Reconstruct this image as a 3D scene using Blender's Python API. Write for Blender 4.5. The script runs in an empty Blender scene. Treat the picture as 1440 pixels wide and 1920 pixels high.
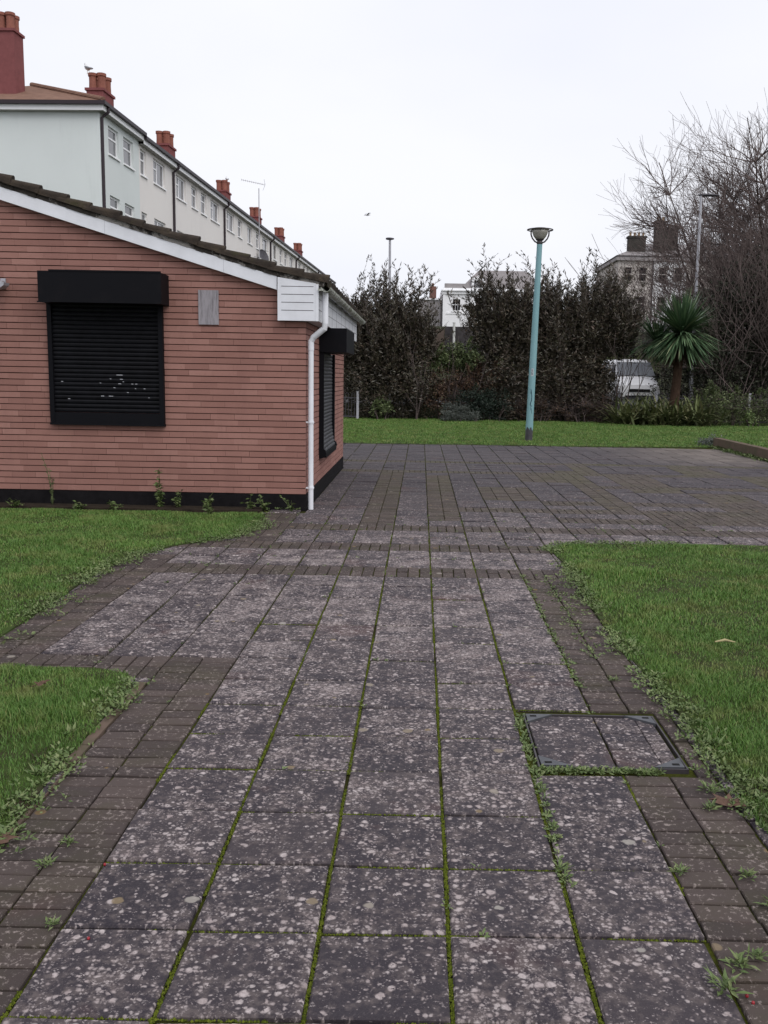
import bpy, math, random
import numpy as np
from mathutils import Matrix, Vector
R = math.radians
sc = bpy.context.scene
COL = sc.collection
rnd = random.Random(7)
rg = np.random.default_rng(11)

# ------------------------------------------------------------------ camera
F, PXC, PITCH, ROLL, CH = 1752.0, 785.0, 0.1441, 0.0185, 1.706
cam_d = bpy.data.cameras.new('camera'); cam = bpy.data.objects.new('camera', cam_d); COL.objects.link(cam)
cam_d.sensor_fit = 'VERTICAL'; cam_d.sensor_height = 24.0; cam_d.lens = 24.0*F/1920
cam_d.shift_x = -(PXC-720)/1920.0
cam_d.clip_start = 0.05; cam_d.clip_end = 3000
_U = Vector((0, math.sin(PITCH), math.cos(PITCH))); _D = Vector((0, math.cos(PITCH), -math.sin(PITCH)))
_X = Vector((1, 0, 0)); cr, sr = math.cos(ROLL), math.sin(ROLL)
right = cr*_X + sr*_U; up = -sr*_X + cr*_U
m = Matrix((right, up, -_D)).transposed().to_4x4(); m.translation = (0, 0, CH)
cam.matrix_world = m
sc.camera = cam

# ------------------------------------------------------------------ world and sun (overcast)
SUN_EL, SUN_AZ = R(46), R(142)          # azimuth clockwise from +Y
w = bpy.data.worlds.new('World'); sc.world = w; w.use_nodes = True
nt = w.node_tree; nt.nodes.clear()
def wn(t): return nt.nodes.new(t)
out = wn('ShaderNodeOutputWorld'); bg = wn('ShaderNodeBackground'); sky = wn('ShaderNodeTexSky')
sky.sky_type = 'NISHITA'; sky.sun_disc = False; sky.sun_elevation = SUN_EL; sky.sun_rotation = SUN_AZ
sky.air_density = 1.0; sky.dust_density = 4.0
hs = wn('ShaderNodeHueSaturation'); hs.inputs['Saturation'].default_value = 0.3
nt.links.new(sky.outputs[0], hs.inputs['Color'])
tc = wn('ShaderNodeTexCoord'); mp = wn('ShaderNodeMapping'); mp.inputs['Scale'].default_value = (1.2, 1.2, 3.0)
nz = wn('ShaderNodeTexNoise'); nz.inputs['Scale'].default_value = 1.3; nz.inputs['Detail'].default_value = 4
nt.links.new(tc.outputs['Generated'], mp.inputs[0]); nt.links.new(mp.outputs[0], nz.inputs['Vector'])
rp = wn('ShaderNodeValToRGB'); rp.color_ramp.elements[0].position = .3; rp.color_ramp.elements[1].position = .7
rp.color_ramp.elements[0].color = (8.2, 8.45, 9.5, 1); rp.color_ramp.elements[1].color = (9.4, 9.5, 10.0, 1)
nt.links.new(nz.outputs['Fac'], rp.inputs[0])
mx = wn('ShaderNodeMix'); mx.data_type = 'RGBA'; mx.inputs[0].default_value = 0.9
nt.links.new(hs.outputs[0], mx.inputs[6]); nt.links.new(rp.outputs[0], mx.inputs[7])
nt.links.new(mx.outputs[2], bg.inputs[0]); bg.inputs[1].default_value = 0.1
nt.links.new(bg.outputs[0], out.inputs[0])
sd = bpy.data.lights.new('sun', 'SUN'); sd.energy = 1.3; sd.angle = R(45); sd.color = (1, .97, .93)
so = bpy.data.objects.new('sun', sd); COL.objects.link(so)
sv = Vector((math.sin(SUN_AZ)*math.cos(SUN_EL), math.cos(SUN_AZ)*math.cos(SUN_EL), math.sin(SUN_EL)))
so.rotation_euler = sv.to_track_quat('Z', 'Y').to_euler(); so.location = (0, -10, 30)
vs = sc.view_settings; vs.view_transform = 'Standard'; vs.look = 'None'; vs.exposure = 0.14; vs.gamma = 1; vs.use_curve_mapping = False

# ------------------------------------------------------------------ object helpers
ORG = {}
def tag(o, label=None, cat=None, group=None, kind=None):
    if label: o['label'] = label
    if cat: o['category'] = cat
    if group: o['group'] = group
    if kind: o['kind'] = kind
    return o
def thing(name, label, cat, loc, group=None):
    o = bpy.data.objects.new(name, None); COL.objects.link(o); o.location = loc; o.empty_display_size = .2
    ORG[o] = np.array(loc, float)
    return tag(o, label, cat, group)
def link(name, me, mats, parent=None, org=(0, 0, 0), smooth=False):
    if not isinstance(mats, (list, tuple)): mats = [mats]
    for q in mats: me.materials.append(q)
    if smooth: me.polygons.foreach_set('use_smooth', [True]*len(me.polygons))
    o = bpy.data.objects.new(name, me); COL.objects.link(o)
    if parent is not None:
        o.parent = parent; ORG[o] = ORG[parent]
    else:
        o.location = org; ORG[o] = np.array(org, float)
    return o
class MB:
    def __init__(s): s.v = []; s.f = []; s.mi = []; s.cur = 0
    def add(s, vs, fs):
        b = len(s.v); s.v += [tuple(q) for q in vs]
        for q in fs: s.f.append(tuple(i+b for i in q)); s.mi.append(s.cur)
        return s
    def box(s, x0, x1, y0, y1, z0, z1, T=None):
        v = [(x0,y0,z0),(x1,y0,z0),(x1,y1,z0),(x0,y1,z0),(x0,y0,z1),(x1,y0,z1),(x1,y1,z1),(x0,y1,z1)]
        if T: v = [T(*q) for q in v]
        return s.add(v, [(0,3,2,1),(4,5,6,7),(0,1,5,4),(1,2,6,5),(2,3,7,6),(3,0,4,7)])
    def prism(s, poly, y0, y1, T=None):      # poly in (x,z), extruded along y
        n = len(poly); v = [(x, y0, z) for x, z in poly]+[(x, y1, z) for x, z in poly]
        if T: v = [T(*q) for q in v]
        return s.add(v, [tuple(range(n)), tuple(range(2*n-1, n-1, -1))]+[(i, i+n, (i+1) % n+n, (i+1) % n) for i in range(n)])
    def quad(s, a, b, c, d): return s.add([a, b, c, d], [(0, 1, 2, 3)])
    def tube(s, pts, rad, n=8, cap=True):
        pts = [Vector(p) for p in pts]
        if not hasattr(rad, '__len__'): rad = [rad]*len(pts)
        vs = []; prev = None
        for i, p in enumerate(pts):
            t = (pts[min(i+1, len(pts)-1)]-pts[max(i-1, 0)]).normalized()
            if prev is None:
                a = Vector((0, 0, 1)) if abs(t.z) < .9 else Vector((1, 0, 0)); u = t.cross(a).normalized()
            else:
                u = (prev-t*prev.dot(t)).normalized()
            prev = u; v2 = t.cross(u)
            for k in range(n):
                an = 2*math.pi*k/n; vs.append(p+rad[i]*(math.cos(an)*u+math.sin(an)*v2))
        fs = []
        for i in range(len(pts)-1):
            for k in range(n): fs.append((i*n+k, i*n+(k+1) % n, (i+1)*n+(k+1) % n, (i+1)*n+k))
        if cap: fs += [tuple(range(n-1, -1, -1)), tuple(range((len(pts)-1)*n, len(pts)*n))]
        return s.add(vs, fs)
    def lathe(s, prof, c, n=24):              # prof: (r,z) list around vertical axis at c
        vs = [(c[0]+r*math.cos(2*math.pi*k/n), c[1]+r*math.sin(2*math.pi*k/n), c[2]+z) for r, z in prof for k in range(n)]
        fs = [(i*n+k, i*n+(k+1) % n, (i+1)*n+(k+1) % n, (i+1)*n+k) for i in range(len(prof)-1) for k in range(n)]
        fs += [tuple(range(n-1, -1, -1)), tuple(range((len(prof)-1)*n, len(prof)*n))]
        return s.add(vs, fs)
    def build(s, name, mats, parent=None, org=(0, 0, 0), smooth=False):
        o3 = ORG[parent] if parent is not None else np.array(org, float)
        me = bpy.data.meshes.new(name)
        me.from_pydata([(a-o3[0], b-o3[1], c-o3[2]) for a, b, c in s.v], [], s.f)
        if any(s.mi): me.polygons.foreach_set('material_index', s.mi)
        me.update()
        return link(name, me, mats, parent, org, smooth)
def np_mesh(name, V, Fs, mats, parent=None, org=(0, 0, 0), smooth=False):
    """V (n,3); Fs list of (m,k) index arrays"""
    o3 = ORG[parent] if parent is not None else np.array(org, float)
    V = np.asarray(V, np.float64)-o3
    me = bpy.data.meshes.new(name); me.vertices.add(len(V)); me.vertices.foreach_set('co', V.astype(np.float32).ravel())
    loops = np.concatenate([f.ravel() for f in Fs]).astype(np.int32)
    tot = np.concatenate([np.full(len(f), f.shape[1]) for f in Fs]).astype(np.int32)
    st = np.concatenate([[0], np.cumsum(tot)[:-1]]).astype(np.int32)
    me.loops.add(len(loops)); me.loops.foreach_set('vertex_index', loops)
    me.polygons.add(len(tot)); me.polygons.foreach_set('loop_start', st); me.polygons.foreach_set('loop_total', tot)
    me.update(calc_edges=True); me.validate()
    return link(name, me, mats, parent, org, smooth)

# ------------------------------------------------------------------ materials
class NM:
    def __init__(s, name, rough=.8, spec=.3, metal=0):
        s.m = bpy.data.materials.new(name); s.m.use_nodes = True; s.t = s.m.node_tree
        s.b = s.t.nodes['Principled BSDF']; s.b.inputs['Roughness'].default_value = rough
        s.b.inputs['Specular IOR Level'].default_value = spec; s.b.inputs['Metallic'].default_value = metal
        s.co = s.t.nodes.new('ShaderNodeTexCoord').outputs['Object']
    def n(s, t, **k):
        q = s.t.nodes.new(t)
        for a, b in k.items(): setattr(q, a, b)
        return q
    def L(s, a, b): s.t.links.new(a, b)
    def mapv(s, scale=(1, 1, 1), rot=(0, 0, 0), vec=None):
        q = s.n('ShaderNodeMapping'); q.inputs['Scale'].default_value = scale; q.inputs['Rotation'].default_value = rot
        s.L(vec or s.co, q.inputs[0]); return q.outputs[0]
    def noise(s, scale, detail=4, rough=.55, vec=None, dist=0, col=False):
        q = s.n('ShaderNodeTexNoise'); q.inputs['Scale'].default_value = scale; q.inputs['Detail'].default_value = detail
        q.inputs['Roughness'].default_value = rough; q.inputs['Distortion'].default_value = dist
        s.L(vec or s.co, q.inputs['Vector']); return q.outputs['Color' if col else 'Fac']
    def ramp(s, fac, *stops, interp='LINEAR'):
        q = s.n('ShaderNodeValToRGB'); e = q.color_ramp; e.interpolation = interp
        while len(e.elements) < len(stops): e.elements.new(.5)
        for el, (p, c) in zip(e.elements, stops):
            el.position = p; el.color = (c, c, c, 1) if not hasattr(c, '__len__') else (*c[:3], 1)
        s.L(fac, q.inputs[0]); return q.outputs[0]
    def mix(s, fac, a, b, mode='MIX'):
        q = s.n('ShaderNodeMix', data_type='RGBA', blend_type=mode)
        for k, v in ((0, fac), (6, a), (7, b)):
            if hasattr(v, 'is_linked') or hasattr(v, 'links'): s.L(v, q.inputs[k])
            elif k == 0: q.inputs[0].default_value = v
            else: q.inputs[k].default_value = (*v[:3], 1)
        return q.outputs[2]
    def math(s, op, a, b=0.0, clamp=False):
        q = s.n('ShaderNodeMath', operation=op, use_clamp=clamp)
        for k, v in ((0, a), (1, b)):
            if hasattr(v, 'links'): s.L(v, q.inputs[k])
            else: q.inputs[k].default_value = v
        return q.outputs[0]
    def island(s): return s.n('ShaderNodeNewGeometry').outputs['Random Per Island']
    def base(s, c):
        if hasattr(c, 'links'): s.L(c, s.b.inputs['Base Color'])
        else: s.b.inputs['Base Color'].default_value = (*c[:3], 1)
    def rough(s, c): s.L(c, s.b.inputs['Roughness'])
    def bump(s, h, strength=.3, dist=.01):
        q = s.n('ShaderNodeBump'); q.inputs['Strength'].default_value = strength; q.inputs['Distance'].default_value = dist
        s.L(h, q.inputs['Height']); s.L(q.outputs[0], s.b.inputs['Normal'])
def simple(name, col, rough=.7, spec=.3, metal=0, var=.18, scale=6, bump=0, bs=40):
    q = NM(name, rough, spec, metal); d = [c*(1-var) for c in col]; l = [min(1, c*(1+var)) for c in col]
    q.base(q.ramp(q.noise(scale, 6, .65), (.3, d), (.7, l)))
    if bump: q.bump(q.noise(bs, 5), bump, .01)
    return q.m
M = {}
def foliage(name, stops, rough=.55, spec=.35, ns=1.2):
    q = NM(name, rough, spec)
    c = q.ramp(q.island(), *stops)
    q.base(q.mix(q.ramp(q.noise(ns, 3), (.35, 0.0), (.65, .5)), c, [v*.5 for v in stops[0][1]]))
    return q.m

# paving slabs: dark concrete with pale lichen
q = NM('paving_slab', .8, .2)
isl = q.island()
c0 = q.ramp(isl, (0, (.024, .0195, .0265)), (.5, (.032, .026, .033)), (1, (.044, .035, .040)))
c0 = q.mix(q.ramp(q.noise(3.5, 5, .6), (.35, 0), (.75, .5)), c0, (.050, .040, .043))
c0 = q.mix(q.ramp(q.noise(1.1, 4, .7), (.58, 0), (.72, .55)), c0, (.13, .060, .048))
c0 = q.mix(q.ramp(q.noise(230, 3, .8), (.4, 0), (.8, .4)), c0, (.10, .09, .095))
vv = q.noise(34, 2, .5, col=True)
wv = q.n('ShaderNodeVectorMath', operation='MULTIPLY_ADD'); q.L(vv, wv.inputs[0]); wv.inputs[1].default_value = (.022, .022, .02); q.L(q.co, wv.inputs[2])
iv = q.math('ADD', q.math('MULTIPLY', q.math('FRACT', q.math('MULTIPLY', isl, 7.31)), .5), .68)
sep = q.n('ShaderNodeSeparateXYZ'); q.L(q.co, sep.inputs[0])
mr = q.n('ShaderNodeMapRange'); q.L(sep.outputs[1], mr.inputs[0])
for k, v in ((1, 9.0), (2, 15.0), (3, 1.0), (4, .25)): mr.inputs[k].default_value = v
mrn = q.n('ShaderNodeMapRange'); q.L(sep.outputs[1], mrn.inputs[0])
for k, v in ((1, 2.0), (2, 6.0), (3, .88), (4, 1.32)): mrn.inputs[k].default_value = v
clus = q.ramp(q.noise(5, 6, .76), (.36, .14), (.62, 1.15))
pm = q.math('MULTIPLY', q.math('MULTIPLY', q.math('MULTIPLY', clus, iv), mr.outputs[0]), mrn.outputs[0])
def spots(scale, rmin, rmax, frac, soft, mod=None, vec=None):
    vo = q.n('ShaderNodeTexVoronoi', voronoi_dimensions='2D'); vo.inputs['Scale'].default_value = scale; q.L(vec or wv.outputs[0], vo.inputs['Vector'])
    sp = q.n('ShaderNodeSeparateColor'); q.L(vo.outputs['Color'], sp.inputs[0])
    r_ = q.math('ADD', q.math('MULTIPLY', sp.outputs[0], rmax-rmin), rmin)
    fr = q.math('MULTIPLY', mod, frac) if mod is not None else frac
    on = q.math('LESS_THAN', sp.outputs[1], fr)
    d = q.math('SUBTRACT', r_, vo.outputs['Distance'])
    return q.math('MULTIPLY', q.math('MULTIPLY', d, 1/soft, True), on), sp.outputs[2]
c0 = q.mix(q.math('MULTIPLY', q.ramp(q.math('ADD', q.noise(22, 5, .7), q.math('MULTIPLY', pm, .16)), (.55, 0), (.74, 1)), .62), c0, (.145, .118, .113))
s1, _ = spots(56, .12, .58, .56, .28, pm)
s3, _ = spots(29, .08, .50, .42, .2, pm)
s4, _ = spots(110, .12, .60, .30, .4, pm)
fl = q.ramp(q.math('ADD', q.noise(48, 5, .75), q.math('MULTIPLY', pm, .10)), (.62, 0), (.74, 1))
s2, v2 = spots(4.6, .05, .13, .16, .025)
lt = q.math('MAXIMUM', q.math('MAXIMUM', q.math('MAXIMUM', q.math('MULTIPLY', s4, .75), q.math('MULTIPLY', s1, .85)), s3), q.math('MULTIPLY', fl, .75), True)
lt = q.math('MULTIPLY', lt, q.ramp(q.noise(140, 3, .8), (.28, .5), (.6, 1.0)))
lcol = q.ramp(q.noise(14, 3), (.3, (.30, .242, .235)), (.7, (.50, .44, .43)))
c1 = q.mix(lt, c0, lcol)
c1 = q.mix(q.math('MULTIPLY', s2, .85), c1, q.ramp(v2, (.2, (.30, .275, .25)), (.9, (.20, .15, .09))))
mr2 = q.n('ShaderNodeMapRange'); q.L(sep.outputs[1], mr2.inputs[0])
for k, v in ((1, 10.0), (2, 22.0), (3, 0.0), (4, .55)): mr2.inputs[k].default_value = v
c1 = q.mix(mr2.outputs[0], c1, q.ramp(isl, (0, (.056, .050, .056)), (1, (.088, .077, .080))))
mr3 = q.n('ShaderNodeMapRange'); q.L(sep.outputs[0], mr3.inputs[0])
for k, v in ((1, 4.0), (2, 6.5), (3, 0.0), (4, 1.0)): mr3.inputs[k].default_value = v
mr4 = q.n('ShaderNodeMapRange'); q.L(sep.outputs[1], mr4.inputs[0])
for k, v in ((1, 18.5), (2, 20.5), (3, 0.0), (4, .75)): mr4.inputs[k].default_value = v
c1 = q.mix(q.math('MULTIPLY', mr3.outputs[0], mr4.outputs[0]), c1, q.ramp(isl, (0, (.125, .105, .09)), (1, (.19, .16, .14))))
q.base(c1)
q.rough(q.ramp(q.noise(5, 4), (.3, .62), (.7, .9)))
q.bump(q.math('ADD', q.math('MULTIPLY', q.noise(160, 4, .7), .5), q.math('MULTIPLY', lt, .5)), .35, .004)
M['slab'] = q.m
# brick pavers
q = NM('brick_paver', .82, .18); isl = q.island()
c0 = q.ramp(isl, (0, (.050, .039, .037)), (.5, (.066, .051, .047)), (1, (.086, .066, .060)))
c0 = q.mix(q.ramp(q.noise(2.2, 5, .65), (.48, 0), (.74, .5)), c0, (.058, .056, .026))
cl_ = q.ramp(q.noise(4.5, 5, .7), (.42, .0), (.70, .085))
c0 = q.mix(q.ramp(q.math('ADD', q.noise(46, 5, .75), cl_), (.585, 0), (.67, .75)), c0, (.30, .25, .23))
c0 = q.mix(q.ramp(q.noise(1.3, 4, .7), (.6, 0), (.75, .2)), c0, (.12, .055, .045))
vo = q.n('ShaderNodeTexVoronoi', voronoi_dimensions='2D'); vo.inputs['Scale'].default_value = 5; q.L(q.co, vo.inputs['Vector'])
sp = q.n('ShaderNodeSeparateColor'); q.L(vo.outputs['Color'], sp.inputs[0])
dd = q.math('MULTIPLY', q.math('SUBTRACT', q.math('MULTIPLY', sp.outputs[0], .16), vo.outputs['Distance']), 30, True)
dd = q.math('MULTIPLY', dd, q.math('LESS_THAN', sp.outputs[1], .35))
c0 = q.mix(q.math('MULTIPLY', dd, .8), c0, q.ramp(sp.outputs[2], (.3, (.26, .23, .20)), (.7, (.17, .11, .045))))
sep = q.n('ShaderNodeSeparateXYZ'); q.L(q.co, sep.inputs[0])
mr2 = q.n('ShaderNodeMapRange'); q.L(sep.outputs[1], mr2.inputs[0])
for k, v in ((1, 9.0), (2, 20.0), (3, 0.0), (4, .7)): mr2.inputs[k].default_value = v
c0 = q.mix(mr2.outputs[0], c0, q.mix(q.ramp(q.noise(.9, 4), (.4, 0), (.6, 1)), (.088, .075, .062), (.080, .078, .045)))
q.base(c0); q.bump(q.noise(120, 4, .7), .4, .004); M['paver'] = q.m
# joint bed: moss
q = NM('mossy_joint', .95, .1)
gm = q.ramp(q.noise(2.3, 5, .7), (.36, (.018, .015, .010)), (.50, (.050, .056, .008)), (.66, (.105, .125, .012)))
q.base(q.mix(q.ramp(q.noise(90, 3), (.3, 0), (.7, .5)), gm, (.035, .035, .008))); q.bump(q.noise(150, 4), .8, .01); M['joint'] = q.m
q = NM('moss', .95, .1)
q.base(q.ramp(q.island(), (0, (.035, .045, .006)), (.6, (.075, .095, .010)), (1, (.12, .14, .018)))); M['moss'] = q.m
# terracotta painted brick
q = NM('painted_brick', .75, .25); isl = q.island()
c0 = q.ramp(isl, (0, (.275, .138, .114)), (.5, (.312, .158, .130)), (1, (.36, .19, .158)))
c0 = q.mix(q.ramp(q.noise(1.2, 5, .6), (.35, 0), (.7, .45)), c0, (.23, .112, .092))
c0 = q.mix(q.ramp(q.noise(30, 4, .75), (.55, 0), (.75, .3)), c0, (.17, .085, .072))
sep = q.n('ShaderNodeSeparateXYZ'); q.L(q.co, sep.inputs[0])
c0 = q.mix(q.ramp(q.noise(3, 5, .7, q.mapv((1, 1, .12))), (.5, 0), (.75, .32)), c0, (.20, .10, .085))
q.base(c0); q.bump(q.noise(60, 5, .75), .6, .008); M['brick'] = q.m
M['mortar'] = simple('raked_mortar', (.062, .026, .023), .95, .1)
M['plinth'] = simple('black_plinth_paint', (.009, .008, .009), .8, .1, var=.4, scale=9, bump=.3)
M['white'] = simple('white_upvc', (.72, .73, .77), .4, .4, var=.07, scale=4)
q = NM('weathered_white', .5, .4)
q.base(q.mix(q.ramp(q.noise(5, 6, .7, q.mapv((1, 1, .35))), (.48, 0), (.72, .55)), (.66, .67, .70), (.33, .33, .30))); M['whited'] = q.m
q = NM('mossy_gutter', .6, .35)
q.base(q.mix(q.ramp(q.noise(9, 6, .75), (.40, 0), (.60, .9)), (.52, .53, .50), (.14, .15, .085))); M['gutter'] = q.m
q = NM('black_shutter_paint', .6, .12)
q.base(q.mix(q.ramp(q.noise(4, 5, .7), (.55, 0), (.8, .6)), (.0045, .0045, .0065), (.012, .010, .011))); M['black'] = q.m
M['blackslat'] = simple('black_shutter_slat', (.006, .006, .008), .5, .14, var=.4, scale=12)
q = NM('mossy_roof_tile', .92, .15)
c0 = q.ramp(q.noise(4, 6, .7), (.3, (.022, .018, .016)), (.55, (.055, .043, .034)), (.75, (.10, .078, .05)))
c0 = q.mix(q.ramp(q.noise(2.4, 6, .75), (.56, 0), (.66, .55)), c0, (.055, .055, .022)); q.base(c0)
q.bump(q.noise(45, 6, .75), .7, .02); M['tile'] = q.m
q = NM('verge_mortar', .95, .1)
c0 = q.ramp(q.noise(6, 6, .7), (.3, (.020, .018, .017)), (.7, (.06, .052, .045)))
q.base(q.mix(q.ramp(q.noise(1.7, 7, .8), (.52, 0), (.58, .85)), c0, (.30, .28, .26))); q.bump(q.noise(50, 5), .7, .02); M['vmortar'] = q.m
q = NM('weathered_board', .85, .2)
q.base(q.mix(q.ramp(q.noise(5, 6, .7, q.mapv((6, 1, .8))), (.45, 0), (.7, .8)), (.31, .29, .31), (.12, .11, .12))); M['board'] = q.m
def render_wall(name, c):
    q = NM(name, .9, .15)
    cc = q.mix(q.ramp(q.noise(.35, 5, .65), (.4, 0), (.75, .35)), c, [v*.84 for v in c])
    q.base(q.mix(q.ramp(q.noise(2.2, 5, .7, q.mapv((1, 1, .15))), (.55, 0), (.8, .3)), cc, [v*.72 for v in c])); q.bump(q.noise(30, 4), .15, .01); return q.m
M['wslat'] = simple('weathered_shutter_slat', (.055, .055, .062), .5, .3, var=.5, scale=10)
M['mint'] = render_wall('mint_render', (.66, .70, .688)); M['cream'] = render_wall('cream_render', (.76, .73, .70))
M['winwhite'] = simple('window_white', (.86, .86, .87), .4, .4, var=.03)
M['reveal'] = simple('window_reveal', (.40, .39, .37), .9, .1, var=.1)
q = NM('window_glass', .06, .6)
q.base(q.ramp(q.island(), (0, (.07, .072, .08)), (.55, (.14, .14, .15)), (1, (.30, .30, .31)))); M['glass'] = q.m
M['dgutter'] = simple('dark_gutter_plastic', (.030, .020, .026), .5, .3, var=.1)
q = NM('terrace_roof_tile', .9, .15)
wv2 = q.n('ShaderNodeTexWave', wave_type='BANDS', bands_direction='Z'); wv2.inputs['Scale'].default_value = 3.2; q.L(q.co, wv2.inputs['Vector'])
q.base(q.mix(q.ramp(wv2.outputs['Fac'], (.0, .7), (.25, 0)), q.ramp(q.noise(3, 6, .7), (.3, (.17, .095, .068)), (.7, (.27, .16, .115))), (.06, .03, .025))); M['troof'] = q.m
M['chim'] = simple('red_chimney_render', (.205, .075, .075), .9, .1, var=.12, scale=5, bump=.2)
M['pot'] = simple('terracotta_pot', (.25, .10, .075), .85, .15, var=.2, scale=5)
M['turq'] = None
q = NM('turquoise_paint', .5, .4)
c0 = q.mix(q.ramp(q.noise(2, 5, .6, q.mapv((1, 1, .3))), (.4, 0), (.7, .5)), (.20, .36, .385), (.12, .27, .30))
sep = q.n('ShaderNodeSeparateXYZ'); q.L(q.co, sep.inputs[0])
c0 = q.mix(q.ramp(sep.outputs[2], (.28, 0.0), (.36, 0.0), (1, 0)), c0, c0)
q.base(c0); M['turq'] = q.m
M['steel'] = simple('grey_galvanised', (.40, .40, .43), .55, .4, .3, var=.15, scale=8)
M['dsteel'] = simple('dark_grey_metal', (.062, .058, .066), .5, .4, .2, var=.3, scale=8)
M['lampdark'] = simple('lamp_bracket', (.045, .038, .042), .5, .4, var=.3)
M['lamphood'] = simple('lamp_hood_weathered', (.13, .12, .085), .8, .2, var=.3, scale=10)
q = NM('lantern_glass', .25, .5); q.base(q.mix(q.ramp(q.noise(6, 5), (.4, 0), (.65, .6)), (.36, .35, .31), (.20, .18, .15))); q.b.inputs['Alpha'].default_value = 1; M['lantern'] = q.m
M['sticker'] = simple('white_sticker', (.55, .52, .54), .6, .3, var=.1)
M['ink'] = simple('dark_ink', (.012, .05, .075), .6, .3)
M['inkred'] = simple('grey_ink', (.12, .07, .09), .6, .3)
M['soil'] = simple('soil', (.030, .023, .017), .95, .1, var=.4, scale=8, bump=.6, bs=60)
q = NM('lawn_soil', .95, .1); q.base(q.ramp(q.noise(5, 5), (.35, (.036, .030, .018)), (.6, (.045, .072, .018)))); M['lawnsoil'] = q.m
q = NM('grass_blade', .5, .3); isl = q.island()
c0 = q.ramp(isl, (0, (.068, .145, .026)), (.5, (.115, .22, .040)), (.9, (.17, .265, .065)), (1, (.33, .30, .12)))
c0 = q.mix(q.ramp(q.noise(.9, 4, .65), (.38, 0), (.66, .6)), c0, (.052, .125, .020)); c0 = q.mix(q.ramp(q.noise(2.7, 5, .7), (.50, 0), (.70, .7)), c0, (.23, .215, .08)); q.base(c0); M['grass'] = q.m
M['weed'] = foliage('weed_leaf', [(0, (.095, .145, .045)), (.6, (.150, .205, .070)), (1, (.22, .25, .11))])
M['concrete'] = simple('old_concrete', (.16, .145, .125), .9, .2, var=.35, scale=6, bump=.4)
q = NM('retaining_wall_concrete', .92, .15)
q.base(q.mix(q.ramp(q.noise(3, 6, .7), (.4, 0), (.65, .8)), (.13, .092, .072), (.075, .070, .042))); q.bump(q.noise(40, 4), .5, .01); M['kerb'] = q.m
M['ashp'] = simple('asphalt', (.05, .05, .052), .9, .2)
M['terrain'] = simple('rough_ground', (.035, .040, .018), .95, .1, var=.4, scale=1.5)
M['bark'] = simple('bark', (.070, .052, .045), .9, .1, var=.3, scale=5)
M['twig'] = simple('bare_twig', (.125, .098, .092), .9, .1, var=.3, scale=1)
M['leafdark'] = foliage('dark_shrub_leaf', [(0, (.036, .031, .022)), (.35, (.072, .058, .040)), (.6, (.080, .076, .044)), (.8, (.125, .085, .064)), (.95, (.085, .075, .055)), (1, (.24, .22, .19))], .45, .45)  # the few palest leaves are light glints painted into the leaf colour
M['leafred'] = foliage('russet_leaf', [(0, (.055, .032, .023)), (.5, (.105, .058, .038)), (.85, (.14, .08, .05)), (1, (.18, .14, .07))])
M['leafgreen'] = foliage('green_shrub_leaf', [(0, (.045, .068, .024)), (.5, (.095, .125, .045)), (1, (.19, .22, .10))])
M['leafdg'] = foliage('deep_green_leaf', [(0, (.009, .018, .012)), (.6, (.016, .030, .019)), (1, (.035, .050, .034))])
M['lav'] = foliage('grey_green_leaf', [(0, (.070, .080, .070)), (.6, (.12, .135, .118)), (1, (.19, .205, .18))])
M['ivy'] = foliage('ivy_leaf', [(0, (.020, .022, .014)), (.6, (.036, .038, .023)), (1, (.07, .075, .045))])
M['palm'] = foliage('cordyline_leaf', [(0, (.046, .090, .044)), (.5, (.095, .165, .078)), (.9, (.16, .24, .12)), (1, (.28, .29, .17))], .4, .45)
M['palmdead'] = foliage('dead_frond', [(0, (.028, .020, .014)), (1, (.08, .055, .035))])
M['strap'] = foliage('strap_leaf', [(0, (.085, .11, .042)), (.6, (.165, .195, .075)), (1, (.34, .32, .17))])
M['palmbark'] = simple('cordyline_bark', (.055, .034, .024), .95, .1, var=.35, scale=9, bump=.6)
M['vanwhite'] = simple('van_white_paint', (.80, .80, .82), .25, .5, var=.02)
M['vanglass'] = simple('van_glass', (.16, .17, .19), .08, .6, var=.1)
M['rubber'] = simple('black_rubber', (.012, .012, .012), .8, .2)
M['plate'] = simple('number_plate_white', (.55, .55, .53), .5, .3)
M['lens'] = simple('headlight_lens', (.45, .46, .48), .12, .6)
M['slate'] = simple('slate_roof', (.24, .22, .22), .7, .3, var=.2, scale=3)
M['housewhite'] = simple('white_stucco', (.86, .86, .87), .8, .2, var=.05, scale=.6)
M['housegrey'] = simple('grey_stucco', (.30, .28, .28), .9, .1, var=.15, scale=.8)
M['stone'] = simple('dark_stone_wall', (.055, .050, .052), .95, .1, var=.35, scale=2.5, bump=.4)
M['stonelight'] = simple('pale_stone', (.50, .46, .43), .9, .1, var=.2, scale=1.2)
M['blackstone'] = simple('sooty_chimney', (.055, .050, .045), .95, .1, var=.35, scale=1.5)
M['buffpot'] = simple('buff_pot', (.30, .21, .13), .9, .1)
M['featherw'] = simple('white_feather', (.72, .72, .73), .8, .1, var=.04); M['featherg'] = simple('grey_feather', (.30, .31, .33), .8, .1, var=.08)
M['beak'] = simple('yellow_beak', (.55, .35, .05), .6, .2)
M['deadleaf'] = simple('brown_dead_leaf', (.11, .066, .048), .85, .15, var=.35, scale=30)
M['straw'] = simple('straw', (.42, .36, .20), .9, .1)
M['berry'] = simple('red_berry', (.28, .012, .020), .35, .5)
M['cover'] = simple('cover_steel', (.095, .098, .108), .5, .5, .5, var=.25, scale=20)

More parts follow.
